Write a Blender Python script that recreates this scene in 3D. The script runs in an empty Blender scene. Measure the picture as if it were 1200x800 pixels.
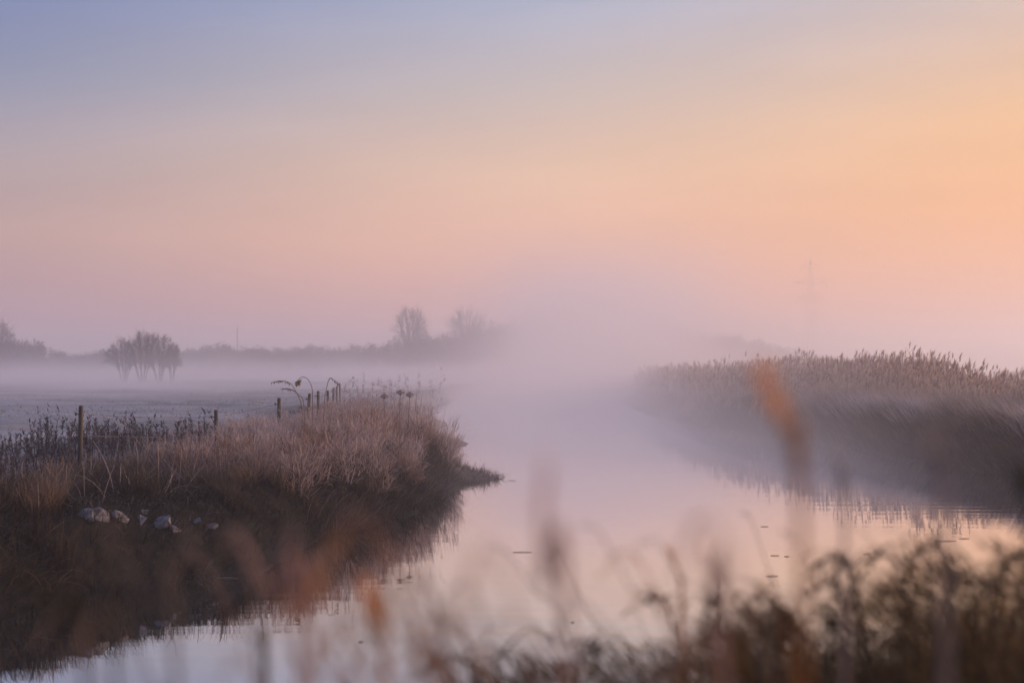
import bpy, math, random
import numpy as np

# ------------------------------------------------------------------ camera, sky, sun, exposure
scene = bpy.context.scene
COL = scene.collection
F = 1667.0          # focal length in photograph pixels (50 mm on a 36 mm sensor)
CAM_Z = 3.0         # metres above the water
HORIZON = 430.0     # photograph row of the horizon

cam_data = bpy.data.cameras.new('camera')
cam = bpy.data.objects.new('camera', cam_data)
COL.objects.link(cam)
cam.location = (0, 0, CAM_Z)
cam.rotation_euler = (math.radians(90), 0, 0)
cam_data.lens = 50
cam_data.sensor_width = 36
cam_data.shift_y = 0.025
cam_data.clip_start = 0.05
cam_data.clip_end = 9000
cam_data.dof.use_dof = True
cam_data.dof.focus_distance = 33
cam_data.dof.aperture_fstop = 1.45
scene.camera = cam

SUN_AZ = math.radians(70)     # to the right of the view direction (+Y)
SUN_EL = math.radians(9)

world = bpy.data.worlds.new('World')
scene.world = world
world.use_nodes = True


class NT:
    """small helper for node trees"""
    def __init__(self, tree):
        self.t = tree
        tree.nodes.clear()

    def n(self, kind, **kw):
        nd = self.t.nodes.new(kind)
        for k, v in kw.items():
            setattr(nd, k, v)
        return nd

    def l(self, a, b):
        self.t.links.new(a, b)

    def m(self, op, a, b=None, c=None, clamp=False):
        nd = self.t.nodes.new('ShaderNodeMath')
        nd.operation = op
        nd.use_clamp = clamp
        for i, v in enumerate((a, b, c)):
            if v is None:
                continue
            if isinstance(v, (int, float)):
                nd.inputs[i].default_value = v
            else:
                self.t.links.new(v, nd.inputs[i])
        return nd.outputs[0]

    def ss(self, v, a, b, lo=0.0, hi=1.0):
        nd = self.t.nodes.new('ShaderNodeMapRange')
        nd.interpolation_type = 'SMOOTHSTEP'
        self.t.links.new(v, nd.inputs[0])
        for i, x in zip((1, 2, 3, 4), (a, b, lo, hi)):
            nd.inputs[i].default_value = x
        return nd.outputs[0]

    def ramp(self, v, stops):
        nd = self.t.nodes.new('ShaderNodeValToRGB')
        cr = nd.color_ramp
        cr.interpolation = 'EASE' if False else 'LINEAR'
        while len(cr.elements) > 1:
            cr.elements.remove(cr.elements[-1])
        cr.elements[0].position = stops[0][0]
        cr.elements[0].color = (*stops[0][1], 1)
        for p, c in stops[1:]:
            e = cr.elements.new(p)
            e.color = (*c, 1)
        self.t.links.new(v, nd.inputs[0])
        return nd.outputs[0]

    def mix(self, fac, a, b, blend='MIX'):
        nd = self.t.nodes.new('ShaderNodeMix')
        nd.data_type = 'RGBA'
        nd.blend_type = blend
        for sock, v in ((nd.inputs[0], fac), (nd.inputs[6], a), (nd.inputs[7], b)):
            if isinstance(v, (int, float)):
                sock.default_value = v
            elif isinstance(v, tuple):
                sock.default_value = (*v, 1)
            else:
                self.t.links.new(v, sock)
        return nd.outputs[2]


def srgb(r, g, b):
    f = lambda c: c / 12.92 if c <= 0.04045 else ((c + 0.055) / 1.055) ** 2.4
    return tuple(f(c / 255.0) for c in (r, g, b))


def build_sky():
    """dawn sky, even all the way round: the colours depend only on the height above the horizon and on the
    bearing from the sun; a clear-sky model lies underneath"""
    w = NT(world.node_tree)
    tc = w.n('ShaderNodeTexCoord')
    sp = w.n('ShaderNodeSeparateXYZ')
    w.l(tc.outputs['Generated'], sp.inputs[0])
    x, y, z = sp.outputs
    ln = w.m('SQRT', w.m('ADD', w.m('MULTIPLY', x, x), w.m('MULTIPLY', y, y)))
    ln = w.m('MAXIMUM', ln, 1e-4)
    c = w.m('DIVIDE', w.m('ADD', w.m('MULTIPLY', x, math.sin(SUN_AZ)), w.m('MULTIPLY', y, math.cos(SUN_AZ))), ln)
    el = w.m('MULTIPLY', w.m('ARCTAN2', z, ln), 180 / math.pi)
    e01 = w.m('DIVIDE', el, 90.0, clamp=True)
    az = w.m('MULTIPLY', w.m('ARCCOSINE', w.m('MINIMUM', w.m('MAXIMUM', c, -1.0), 1.0)), 180 / math.pi)
    d = lambda deg: deg / 90.0
    near = w.ramp(e01, [(0, srgb(234, 160, 126)), (d(2), srgb(244, 168, 116)), (d(6), srgb(251, 174, 96)), (d(9.5), srgb(242, 184, 120)),
                        (d(14), srgb(208, 184, 170)), (d(22), srgb(196, 190, 196)), (d(45), srgb(160, 170, 206)), (1, srgb(128, 144, 196))])
    mid = w.ramp(e01, [(0, srgb(222, 160, 154)), (d(2), srgb(240, 168, 144)), (d(5), srgb(247, 186, 146)), (d(8), srgb(234, 194, 162)),
                       (d(11), srgb(202, 188, 182)), (d(14.5), srgb(164, 174, 198)), (d(22), srgb(156, 168, 204)), (d(45), srgb(146, 158, 204)), (1, srgb(128, 144, 196))])
    far = w.ramp(e01, [(0, srgb(158, 126, 146)), (d(2), srgb(186, 140, 142)), (d(5), srgb(192, 156, 144)), (d(8), srgb(162, 152, 160)),
                       (d(11), srgb(122, 138, 170)), (d(14.5), srgb(96, 120, 172)), (d(22), srgb(110, 130, 178)), (d(45), srgb(122, 138, 188)), (1, srgb(128, 144, 196))])
    f1 = w.ss(az, 42, 72)
    f2 = w.ss(az, 64, 97)
    col = w.mix(f2, w.mix(f1, near, mid), far)
    # barely visible streaks of thin high cloud
    mp = w.n('ShaderNodeMapping')
    mp.inputs['Scale'].default_value = (2.2, 2.2, 14)
    mp.inputs['Rotation'].default_value = (0.12, -0.16, 0)
    w.l(tc.outputs['Generated'], mp.inputs[0])
    ns = w.n('ShaderNodeTexNoise')
    ns.inputs['Scale'].default_value = 1.6
    ns.inputs['Detail'].default_value = 3
    w.l(mp.outputs[0], ns.inputs[0])
    k = w.m('MULTIPLY_ADD', w.ss(ns.outputs[0], 0.3, 0.72), 0.085, 0.96)
    vm = w.n('ShaderNodeVectorMath', operation='SCALE')
    w.l(col, vm.inputs[0])
    w.l(k, vm.inputs[3])
    sky = w.n('ShaderNodeTexSky', sky_type='NISHITA')
    sky.sun_disc = False
    sky.sun_elevation = SUN_EL
    sky.sun_rotation = SUN_AZ
    sky.dust_density = 3
    bg1 = w.n('ShaderNodeBackground')
    w.l(vm.outputs[0], bg1.inputs[0])
    bg1.inputs[1].default_value = SKY_GAIN
    bg2 = w.n('ShaderNodeBackground')
    w.l(sky.outputs[0], bg2.inputs[0])
    bg2.inputs[1].default_value = 0.006
    ad = w.n('ShaderNodeAddShader')
    w.l(bg1.outputs[0], ad.inputs[0])
    w.l(bg2.outputs[0], ad.inputs[1])
    out = w.n('ShaderNodeOutputWorld')
    w.l(ad.outputs[0], out.inputs[0])


SKY_GAIN = 1.0
build_sky()

sun_data = bpy.data.lights.new('sun', 'SUN')
sun = bpy.data.objects.new('sun', sun_data)
COL.objects.link(sun)
sun_data.energy = 4.2
sun_data.angle = math.radians(12)
sun_data.color = (1.0, 0.64, 0.46)
# the lamp shines along its -Z: aim it away from the sun's place in the sky
sun.rotation_euler = (math.pi / 2 - SUN_EL, 0, math.pi - SUN_AZ)

vs = scene.view_settings
vs.view_transform = 'Standard'
vs.look = 'None'
vs.exposure = 0.08
vs.gamma = 1.0
vs.use_curve_mapping = False

scene.render.engine = 'CYCLES'
cy = scene.cycles
cy.use_denoising = True
cy.max_bounces = 8
cy.diffuse_bounces = 2
cy.glossy_bounces = 3
cy.transmission_bounces = 2
cy.volume_bounces = 5
cy.transparent_max_bounces = 8
cy.volume_max_steps = 256
cy.caustics_reflective = False
cy.caustics_refractive = False
cy.use_adaptive_sampling = True
cy.adaptive_threshold = 0.015

rng = np.random.default_rng(7)
random.seed(7)


# ------------------------------------------------------------------ helpers
def at(px, py, d):
    """photograph pixel at distance d (metres along the view) -> point"""
    return np.array([(px - 600) / F * d, d, CAM_Z - (py - HORIZON) / F * d])


def link(name, me, mat=None, parent=None, loc=None):
    o = bpy.data.objects.new(name, me)
    COL.objects.link(o)
    if mat is not None and me is not None and not me.materials:
        me.materials.append(mat)
    if parent is not None:
        o.parent = parent
    if loc is not None:
        o.location = loc
    return o


def tag(o, label=None, cat=None, group=None, kind=None):
    for k, v in (('label', label), ('category', cat), ('group', group), ('kind', kind)):
        if v:
            o[k] = v
    return o


def empty(name, loc, label, cat, group=None, rz=0.0, kind=None):
    o = bpy.data.objects.new(name, None)
    COL.objects.link(o)
    o.empty_display_size = 0.1
    o.location = loc
    o.rotation_euler = (0, 0, rz)
    return tag(o, label, cat, group, kind)


def raw_mesh(name, V, Q=None, T=None, C=None, smooth=False):
    """mesh from arrays of quads and triangles, with an optional colour per vertex"""
    V = np.asarray(V, dtype=np.float32).reshape(-1, 3)
    me = bpy.data.meshes.new(name)
    parts, sizes = [], []
    if Q is not None and len(Q):
        Q = np.asarray(Q, dtype=np.int32).reshape(-1, 4)
        parts.append(Q.ravel()); sizes.append(np.full(len(Q), 4, dtype=np.int32))
    if T is not None and len(T):
        T = np.asarray(T, dtype=np.int32).reshape(-1, 3)
        parts.append(T.ravel()); sizes.append(np.full(len(T), 3, dtype=np.int32))
    idx = np.concatenate(parts); sz = np.concatenate(sizes)
    me.vertices.add(len(V)); me.vertices.foreach_set('co', V.ravel())
    me.loops.add(len(idx)); me.loops.foreach_set('vertex_index', idx)
    me.polygons.add(len(sz))
    st = np.zeros(len(sz), dtype=np.int32); st[1:] = np.cumsum(sz)[:-1]
    me.polygons.foreach_set('loop_start', st)
    me.polygons.foreach_set('loop_total', sz)
    if smooth:
        me.polygons.foreach_set('use_smooth', np.ones(len(sz), dtype=bool))
    if C is not None:
        a = me.color_attributes.new('col', 'FLOAT_COLOR', 'POINT')
        C4 = np.ones((len(V), 4), dtype=np.float32); C4[:, :3] = C
        a.data.foreach_set('color', C4.ravel())
    me.update(calc_edges=True)
    me.validate()
    return me


class Soup:
    """collects vertices, quads, triangles and vertex colours"""
    def __init__(self):
        self.V, self.Q, self.T, self.C, self.n = [], [], [], [], 0

    def add(self, V, Q=None, T=None, C=None):
        V = np.asarray(V, dtype=np.float32).reshape(-1, 3)
        if Q is not None and len(Q):
            self.Q.append(np.asarray(Q).reshape(-1, 4) + self.n)
        if T is not None and len(T):
            self.T.append(np.asarray(T).reshape(-1, 3) + self.n)
        if C is None:
            C = np.full((len(V), 3), 0.5)
        self.C.append(np.broadcast_to(np.asarray(C, dtype=np.float32), (len(V), 3)))
        self.V.append(V); self.n += len(V)

    def mesh(self, name, smooth=False):
        return raw_mesh(name, np.concatenate(self.V), np.concatenate(self.Q) if self.Q else None,
                        np.concatenate(self.T) if self.T else None, np.concatenate(self.C), smooth)


def arr(v, n):
    return np.broadcast_to(np.asarray(v, dtype=np.float64), (n,)).astype(np.float64)


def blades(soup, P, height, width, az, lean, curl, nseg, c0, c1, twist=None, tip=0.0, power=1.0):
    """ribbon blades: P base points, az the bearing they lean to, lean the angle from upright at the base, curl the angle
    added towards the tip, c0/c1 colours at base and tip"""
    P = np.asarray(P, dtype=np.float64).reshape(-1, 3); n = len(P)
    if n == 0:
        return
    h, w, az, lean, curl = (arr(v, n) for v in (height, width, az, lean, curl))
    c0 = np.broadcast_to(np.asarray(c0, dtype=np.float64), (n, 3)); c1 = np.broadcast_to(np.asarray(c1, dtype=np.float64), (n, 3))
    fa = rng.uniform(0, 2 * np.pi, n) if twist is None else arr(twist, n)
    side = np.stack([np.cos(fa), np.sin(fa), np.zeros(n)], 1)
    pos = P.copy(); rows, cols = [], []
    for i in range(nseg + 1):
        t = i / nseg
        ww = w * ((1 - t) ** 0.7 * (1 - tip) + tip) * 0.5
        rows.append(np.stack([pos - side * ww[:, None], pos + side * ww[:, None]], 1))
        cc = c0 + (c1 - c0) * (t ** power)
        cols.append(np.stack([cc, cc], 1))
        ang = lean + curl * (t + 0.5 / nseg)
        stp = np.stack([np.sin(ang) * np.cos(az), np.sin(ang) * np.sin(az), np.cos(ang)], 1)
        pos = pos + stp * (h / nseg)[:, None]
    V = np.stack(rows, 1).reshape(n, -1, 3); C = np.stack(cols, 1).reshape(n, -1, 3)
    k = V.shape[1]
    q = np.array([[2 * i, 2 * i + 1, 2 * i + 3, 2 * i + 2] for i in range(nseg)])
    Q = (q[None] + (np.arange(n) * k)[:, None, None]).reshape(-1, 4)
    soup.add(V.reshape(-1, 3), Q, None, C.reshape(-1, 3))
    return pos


def tube(soup, pts, radii, sides=6, col=(0.1, 0.08, 0.06), cap=True):
    pts = np.asarray(pts, dtype=np.float64); k = len(pts)
    radii = arr(radii, k)
    col = np.asarray(col, dtype=np.float64)
    d = np.gradient(pts, axis=0); d /= np.linalg.norm(d, axis=1)[:, None] + 1e-9
    ref = np.array([0.0, 0, 1]) if abs(d[0, 2]) < 0.9 else np.array([1.0, 0, 0])
    V, C = [], []
    for i in range(k):
        a = np.cross(d[i], ref); a /= np.linalg.norm(a) + 1e-9
        b = np.cross(d[i], a)
        th = np.arange(sides) * 2 * np.pi / sides
        V.append(pts[i] + radii[i] * (np.cos(th)[:, None] * a + np.sin(th)[:, None] * b))
        C.append(np.broadcast_to(col if col.ndim == 1 else col[i], (sides, 3)))
    Q = [[i * sides + j, i * sides + (j + 1) % sides, (i + 1) * sides + (j + 1) % sides, (i + 1) * sides + j]
         for i in range(k - 1) for j in range(sides)]
    V = np.concatenate(V); C = np.concatenate(C); T = []
    if cap:
        V = np.concatenate([V, pts[:1], pts[-1:]]); C = np.concatenate([C, C[:1], C[-1:]])
        nb = k * sides
        for j in range(sides):
            T.append([nb, (j + 1) % sides, j]); T.append([nb + 1, nb - sides + j, nb - sides + (j + 1) % sides])
    soup.add(V, Q, T, C)


def box(soup, cx, cy_, cz, sx, sy, sz, col=(0.2, 0.15, 0.1)):
    V = np.array([[x, y, z] for x in (-.5, .5) for y in (-.5, .5) for z in (-.5, .5)]) * (sx, sy, sz) + (cx, cy_, cz)
    Q = [[0, 1, 3, 2], [4, 6, 7, 5], [0, 4, 5, 1], [2, 3, 7, 6], [0, 2, 6, 4], [1, 5, 7, 3]]
    soup.add(V, Q, None, col)


# smooth value noise on the plane
_tab = rng.uniform(-1, 1, (64, 64))


def vnoise(x, y, s):
    x = np.asarray(x) / s; y = np.asarray(y) / s
    xi = np.floor(x).astype(int); yi = np.floor(y).astype(int)
    fx = x - xi; fy = y - yi
    fx = fx * fx * (3 - 2 * fx); fy = fy * fy * (3 - 2 * fy)
    g = lambda a, b: _tab[a % 64, b % 64]
    return (g(xi, yi) * (1 - fx) + g(xi + 1, yi) * fx) * (1 - fy) + (g(xi, yi + 1) * (1 - fx) + g(xi + 1, yi + 1) * fx) * fy


# ------------------------------------------------------------------ materials
def new_mat(name):
    m = bpy.data.materials.new(name)
    m.use_nodes = True
    return m, NT(m.node_tree)


def veg_mat(name, trans=0.25, rough=0.75, jitter=0.25, scale=3.0):
    """vegetation: colour from the mesh, uneven in patches, a little light passing through"""
    m, t = new_mat(name)
    a = t.n('ShaderNodeAttribute', attribute_name='col')
    geo = t.n('ShaderNodeNewGeometry')
    ns = t.n('ShaderNodeTexNoise')
    ns.inputs['Scale'].default_value = scale
    ns.inputs['Detail'].default_value = 3
    t.l(geo.outputs['Position'], ns.inputs[0])
    k = t.m('MULTIPLY_ADD', ns.outputs[0], 2 * jitter, 1 - jitter)
    vm = t.n('ShaderNodeVectorMath', operation='SCALE')
    t.l(a.outputs['Color'], vm.inputs[0]); t.l(k, vm.inputs[3])
    df = t.n('ShaderNodeBsdfPrincipled')
    t.l(vm.outputs[0], df.inputs['Base Color'])
    df.inputs['Roughness'].default_value = rough
    df.inputs['Specular IOR Level'].default_value = 0.2
    tr = t.n('ShaderNodeBsdfTranslucent')
    t.l(vm.outputs[0], tr.inputs[0])
    mx = t.n('ShaderNodeMixShader')
    mx.inputs[0].default_value = trans
    t.l(df.outputs[0], mx.inputs[1]); t.l(tr.outputs[0], mx.inputs[2])
    o = t.n('ShaderNodeOutputMaterial')
    t.l(mx.outputs[0], o.inputs[0])
    return m


def solid_mat(name, c0, c1, scale=8.0, rough=0.8, bump=0.3, stretch=(1, 1, 1), metallic=0.0):
    m, t = new_mat(name)
    tc = t.n('ShaderNodeTexCoord')
    mp = t.n('ShaderNodeMapping')
    mp.inputs['Scale'].default_value = stretch
    t.l(tc.outputs['Object'], mp.inputs[0])
    ns = t.n('ShaderNodeTexNoise')
    ns.inputs['Scale'].default_value = scale
    ns.inputs['Detail'].default_value = 6
    ns.inputs['Roughness'].default_value = 0.65
    t.l(mp.outputs[0], ns.inputs[0])
    col = t.mix(t.ss(ns.outputs[0], 0.3, 0.7), c0, c1)
    b = t.n('ShaderNodeBsdfPrincipled')
    t.l(col, b.inputs['Base Color'])
    b.inputs['Roughness'].default_value = rough
    b.inputs['Metallic'].default_value = metallic
    bp = t.n('ShaderNodeBump')
    bp.inputs['Strength'].default_value = bump
    bp.inputs['Distance'].default_value = 0.02
    t.l(ns.outputs[0], bp.inputs['Height'])
    t.l(bp.outputs[0], b.inputs['Normal'])
    o = t.n('ShaderNodeOutputMaterial')
    t.l(b.outputs[0], o.inputs[0])
    return m


def ground_mat():
    """dark earth on the banks, rimed pasture on the flats"""
    m, t = new_mat('ground')
    a = t.n('ShaderNodeAttribute', attribute_name='col')
    geo = t.n('ShaderNodeNewGeometry')
    n1 = t.n('ShaderNodeTexNoise'); n1.inputs['Scale'].default_value = 0.16; n1.inputs['Detail'].default_value = 4
    n2 = t.n('ShaderNodeTexNoise'); n2.inputs['Scale'].default_value = 5.0; n2.inputs['Detail'].default_value = 6
    mp = t.n('ShaderNodeMapping'); mp.inputs['Scale'].default_value = (0.35, 1, 1)
    t.l(geo.outputs['Position'], mp.inputs[0])
    t.l(mp.outputs[0], n1.inputs[0]); t.l(geo.outputs['Position'], n2.inputs[0])
    frost = t.mix(t.ss(n1.outputs[0], 0.35, 0.65), (0.20, 0.19, 0.17), (0.44, 0.42, 0.42))
    frost = t.mix(t.ss(n2.outputs[0], 0.35, 0.7), frost, (0.30, 0.28, 0.26))
    earth = t.mix(t.ss(n2.outputs[0], 0.35, 0.65), (0.008, 0.007, 0.005), (0.022, 0.018, 0.012))
    sp = t.n('ShaderNodeSeparateColor')
    t.l(a.outputs['Color'], sp.inputs[0])
    col = t.mix(sp.outputs[0], earth, frost)
    b = t.n('ShaderNodeBsdfPrincipled')
    t.l(col, b.inputs['Base Color'])
    b.inputs['Roughness'].default_value = 0.9
    b.inputs['Specular IOR Level'].default_value = 0.1
    bp = t.n('ShaderNodeBump'); bp.inputs['Strength'].default_value = 0.5; bp.inputs['Distance'].default_value = 0.06
    t.l(n2.outputs[0], bp.inputs['Height']); t.l(bp.outputs[0], b.inputs['Normal'])
    o = t.n('ShaderNodeOutputMaterial')
    t.l(b.outputs[0], o.inputs[0])
    return m


def water_mat():
    m, t = new_mat('river_water')
    geo = t.n('ShaderNodeNewGeometry')
    mp = t.n('ShaderNodeMapping'); mp.inputs['Scale'].default_value = (0.35, 1.6, 1)
    t.l(geo.outputs['Position'], mp.inputs[0])
    ns = t.n('ShaderNodeTexNoise'); ns.inputs['Scale'].default_value = 0.9; ns.inputs['Detail'].default_value = 2
    t.l(mp.outputs[0], ns.inputs[0])
    bp = t.n('ShaderNodeBump'); bp.inputs['Strength'].default_value = 0.13; bp.inputs['Distance'].default_value = 0.02
    t.l(ns.outputs[0], bp.inputs['Height'])
    n2 = t.n('ShaderNodeTexNoise'); n2.inputs['Scale'].default_value = 0.06; n2.inputs['Detail'].default_value = 2
    t.l(mp.outputs[0], n2.inputs[0])
    t.l(t.ss(n2.outputs[0], 0.42, 0.66, 0.07, 0.30), bp.inputs['Strength'])
    df = t.n('ShaderNodeBsdfDiffuse'); df.inputs[0].default_value = (0.045, 0.042, 0.036, 1)
    gl = t.n('ShaderNodeBsdfGlossy'); gl.inputs['Roughness'].default_value = 0.03
    gl.inputs[0].default_value = (0.97, 0.97, 0.97, 1)
    t.l(bp.outputs[0], gl.inputs['Normal'])
    lw = t.n('ShaderNodeLayerWeight'); lw.inputs[0].default_value = 0.5
    fac = t.ss(lw.outputs['Facing'], 0.2, 0.95, 0.12, 0.93)
    mx = t.n('ShaderNodeMixShader')
    t.l(fac, mx.inputs[0]); t.l(df.outputs[0], mx.inputs[1]); t.l(gl.outputs[0], mx.inputs[2])
    o = t.n('ShaderNodeOutputMaterial')
    t.l(mx.outputs[0], o.inputs[0])
    return m


M_GRASS = veg_mat('bank_grass')
M_REED = veg_mat('reed', trans=0.42)
M_NEAR = veg_mat('near_grass', trans=0.4, scale=6)
M_PLUME = veg_mat('plume', trans=0.55, scale=6)
M_TWIG = veg_mat('twigs', trans=0.0)
M_BARK = solid_mat('bark', (0.035, 0.028, 0.022), (0.09, 0.075, 0.06), 3.0, 0.9, 0.5, (1, 1, 0.25))
M_POST = solid_mat('weathered_post', (0.045, 0.032, 0.022), (0.12, 0.09, 0.065), 14.0, 0.85, 0.6, (1, 1, 0.12))
M_WIRE = solid_mat('fence_wire', (0.10, 0.09, 0.08), (0.18, 0.16, 0.15), 20.0, 0.5, 0.1, metallic=0.6)
M_STONE = solid_mat('rimed_stone', (0.035, 0.03, 0.028), (0.23, 0.205, 0.215), 16.0, 0.9, 1.0)
M_STEEL = solid_mat('galvanised_steel', (0.20, 0.20, 0.20), (0.32, 0.32, 0.33), 2.0, 0.6, 0.1, metallic=0.5)

# ------------------------------------------------------------------ terrain and river
LEFT = [(-60, 17), (-20, 14.5), (-10, 14), (-7.2, 15), (-5.6, 17), (-4.7, 19.2), (-4.0, 20.6), (-3.2, 24.5), (-2.3, 28), (-1.7, 30.5),
        (-1.45, 32.0), (-1.75, 34.4), (-1.40, 35.9), (-0.80, 36.9), (-0.30, 37.9), (-0.12, 38.8), (-0.55, 39.7), (-1.6, 40.8), (-2.5, 43), (-2.9, 48), (-2.3, 52.3), (-1.65, 54.6),
        (-1.75, 56.2), (-2.7, 58), (-3.4, 62), (-3.8, 69), (-3.3, 73), (-3.3, 75.5), (-4.4, 79), (-5.5, 90), (-5.5, 120), (-3, 170), (2, 250), (9, 400), (14, 700)]
RIGHT = [(34, 700), (26, 400), (17, 250), (12, 170), (9.2, 120), (8.6, 95), (9.2, 78), (9.6, 70), (11.0, 61), (12.5, 52.6), (12.9, 44),
         (13.4, 38), (15.5, 34), (22, 31), (34, 29), (60, 28)]
NEAR = [(60, 15), (30, 14), (14, 12), (6, 10), (2.2, 8.6), (0, 7.6), (-3, 6.2), (-8, 4.6), (-20, 2.6), (-60, 0)]
POLY = np.array(LEFT + RIGHT + NEAR, dtype=np.float64)


def river_sd(x, y):
    """signed distance to the river's edge, positive on land"""
    x = np.asarray(x, dtype=np.float64); y = np.asarray(y, dtype=np.float64)
    d2 = np.full(x.shape, 1e12); inside = np.zeros(x.shape, dtype=bool)
    n = len(POLY)
    for i in range(n):
        ax, ay = POLY[i]; bx, by = POLY[(i + 1) % n]
        ex, ey = bx - ax, by - ay
        tt = np.clip(((x - ax) * ex + (y - ay) * ey) / (ex * ex + ey * ey), 0, 1)
        d2 = np.minimum(d2, (x - ax - tt * ex) ** 2 + (y - ay - tt * ey) ** 2)
        cond = (ay > y) != (by > y)
        with np.errstate(divide='ignore', invalid='ignore'):
            xx = ax + (y - ay) * ex / (ey if ey != 0 else 1e-9)
        inside ^= cond & (x < xx)
    d = np.sqrt(d2)
    return np.where(inside, -d, d)


def sstep(a, b, v):
    t = np.clip((v - a) / (b - a), 0, 1)
    return t * t * (3 - 2 * t)


def axis_of(y):
    """middle of the river at a given distance"""
    return np.interp(y, [0, 30, 60, 90, 120, 170, 250, 400, 700], [0, 4, 5, 3, 2, 4.5, 9.5, 17, 24])


def land(x, y):
    """0 near bank, 1 left bank, 2 right bank"""
    nb = np.interp(x, [-60, -20, -8, 0, 6, 14, 30, 60], [8, 8, 9, 12, 16, 21, 22, 22])
    return np.where(y < nb, 0, np.where(x < axis_of(y), 1, 2))


def height(x, y):
    x = np.asarray(x, dtype=np.float64); y = np.asarray(y, dtype=np.float64)
    sd = river_sd(x, y)
    sd = sd + 0.28 * vnoise(x, y, 1.7) + 0.14 * vnoise(x + 9, y + 3, 0.7)
    who = land(x, y)
    wet = -np.clip(-sd, 0, 4) * 0.5
    # left bank: low muddy spits further off, a raised lip, then the pasture
    spit = sstep(36.5, 40, y) * (1 - sstep(80, 95, y))
    w0 = 0.05 + 1.2 * spit; w1 = 1.25 + 1.4 * spit
    lip = (0.78 + 0.10 * sstep(29, 35, y)) * sstep(w0, w1, sd) - 0.05 * sstep(5, 10, sd)
    zl = np.clip(sd, 0, 1.4) * (0.12 + 0.24 * spit) * (1 - sstep(w0, w1, sd)) + 0.15 * sstep(w0, w1, sd) + lip
    zr = np.clip(sd, 0, 1) * 0.12 + 1.15 * sstep(0.0, 2.2, sd) + 0.25 * sstep(3, 9, sd) - 0.4 * sstep(20, 40, sd)
    zn = np.clip(sd, 0, 1) * 0.1 + 1.25 * sstep(0.2, 3.2, sd)
    z = np.where(who == 0, zn, np.where(who == 1, zl, zr))
    z = np.where(sd > 0, z, wet)
    fl = sstep(1.0, 4.0, sd)
    z = z + fl * (0.05 * vnoise(x, y, 2.3) + 0.10 * vnoise(x, y, 9) + 0.03 * vnoise(x, y, 0.6))
    z = z + sstep(0.2, 1.5, sd) * 0.07 * vnoise(x + 4, y, 0.9)
    return z


def build_ground():
    def axis(lo, hi, step, far_lo, far_hi, g=1.16):
        mid = list(np.arange(lo, hi + 1e-6, step))
        a, s = [], step
        v = lo
        while v > far_lo:
            s *= g; v -= s; a.append(max(v, far_lo))
        b, s = [], step
        v = hi
        while v < far_hi:
            s *= g; v += s; b.append(min(v, far_hi))
        return np.array(a[::-1] + mid + b)
    xs = axis(-18, 24, 0.22, -2500, 2500)
    ys = axis(1, 82, 0.26, -400, 2500)
    X, Y = np.meshgrid(xs, ys, indexing='ij')
    Z = height(X.ravel(), Y.ravel())
    V = np.stack([X.ravel(), Y.ravel(), Z], 1)
    nx, ny = len(xs), len(ys)
    i, j = np.meshgrid(np.arange(nx - 1), np.arange(ny - 1), indexing='ij')
    a = (i * ny + j).ravel()
    Q = np.stack([a, a + ny, a + ny + 1, a + 1], 1)
    sd = river_sd(X.ravel(), Y.ravel()); who = land(X.ravel(), Y.ravel())
    fr = np.where(who == 1, np.maximum(sstep(5.0, 9.0, sd), sstep(2.0, 4.5, sd) * sstep(60, 80, Y.ravel())), np.where(who == 2, 0.6 * sstep(14, 24, sd), 0.0))  # frost also spread over the far left bank, standing in for mist
    fr = np.maximum(fr, np.where(who == 1, 0.45 * sstep(36, 39, Y.ravel()) * sstep(0.05, 0.4, sd), 0))  # spit ground paled too: the veil of steam put into its colour
    fr = np.clip(fr, 0, 1)
    me = raw_mesh('ground', V, Q, None, np.stack([fr] * 3, 1), smooth=True)
    o = link('ground', me, ground_mat())
    tag(o, 'rimed pasture and dark earth river banks stretching to the horizon', None, None, 'structure')
    return o


build_ground()
wv = [(-300, -20, 0), (300, -20, 0), (300, 760, 0), (-300, 760, 0)]
wat = link('water', raw_mesh('water', wv, [[0, 1, 2, 3]]), water_mat())
tag(wat, 'still river reflecting the pink dawn sky', None, None, 'structure')


# ------------------------------------------------------------------ haze over everything and mist on river and pasture
def closed_box(name, x0, x1, y0, y1, z0, z1):
    s = Soup()
    box(s, (x0 + x1) / 2, (y0 + y1) / 2, (z0 + z1) / 2, x1 - x0, y1 - y0, z1 - z0)
    return s.mesh(name)


def build_haze():
    m, t = new_mat('haze')
    v = t.n('ShaderNodeVolumePrincipled')
    v.inputs['Color'].default_value = (0.99, 0.962, 0.982, 1)
    v.inputs['Density'].default_value = HAZE
    v.inputs['Anisotropy'].default_value = 0.5
    o = t.n('ShaderNodeOutputMaterial')
    t.l(v.outputs[0], o.inputs['Volume'])
    h = link('haze', closed_box('haze', -2520, 2520, -420, 2520, -4.0, 35.0), m)
    tag(h, 'thin dawn haze hanging over the whole valley', None, None, 'stuff')


HAZE = 0.0019
build_haze()


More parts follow.
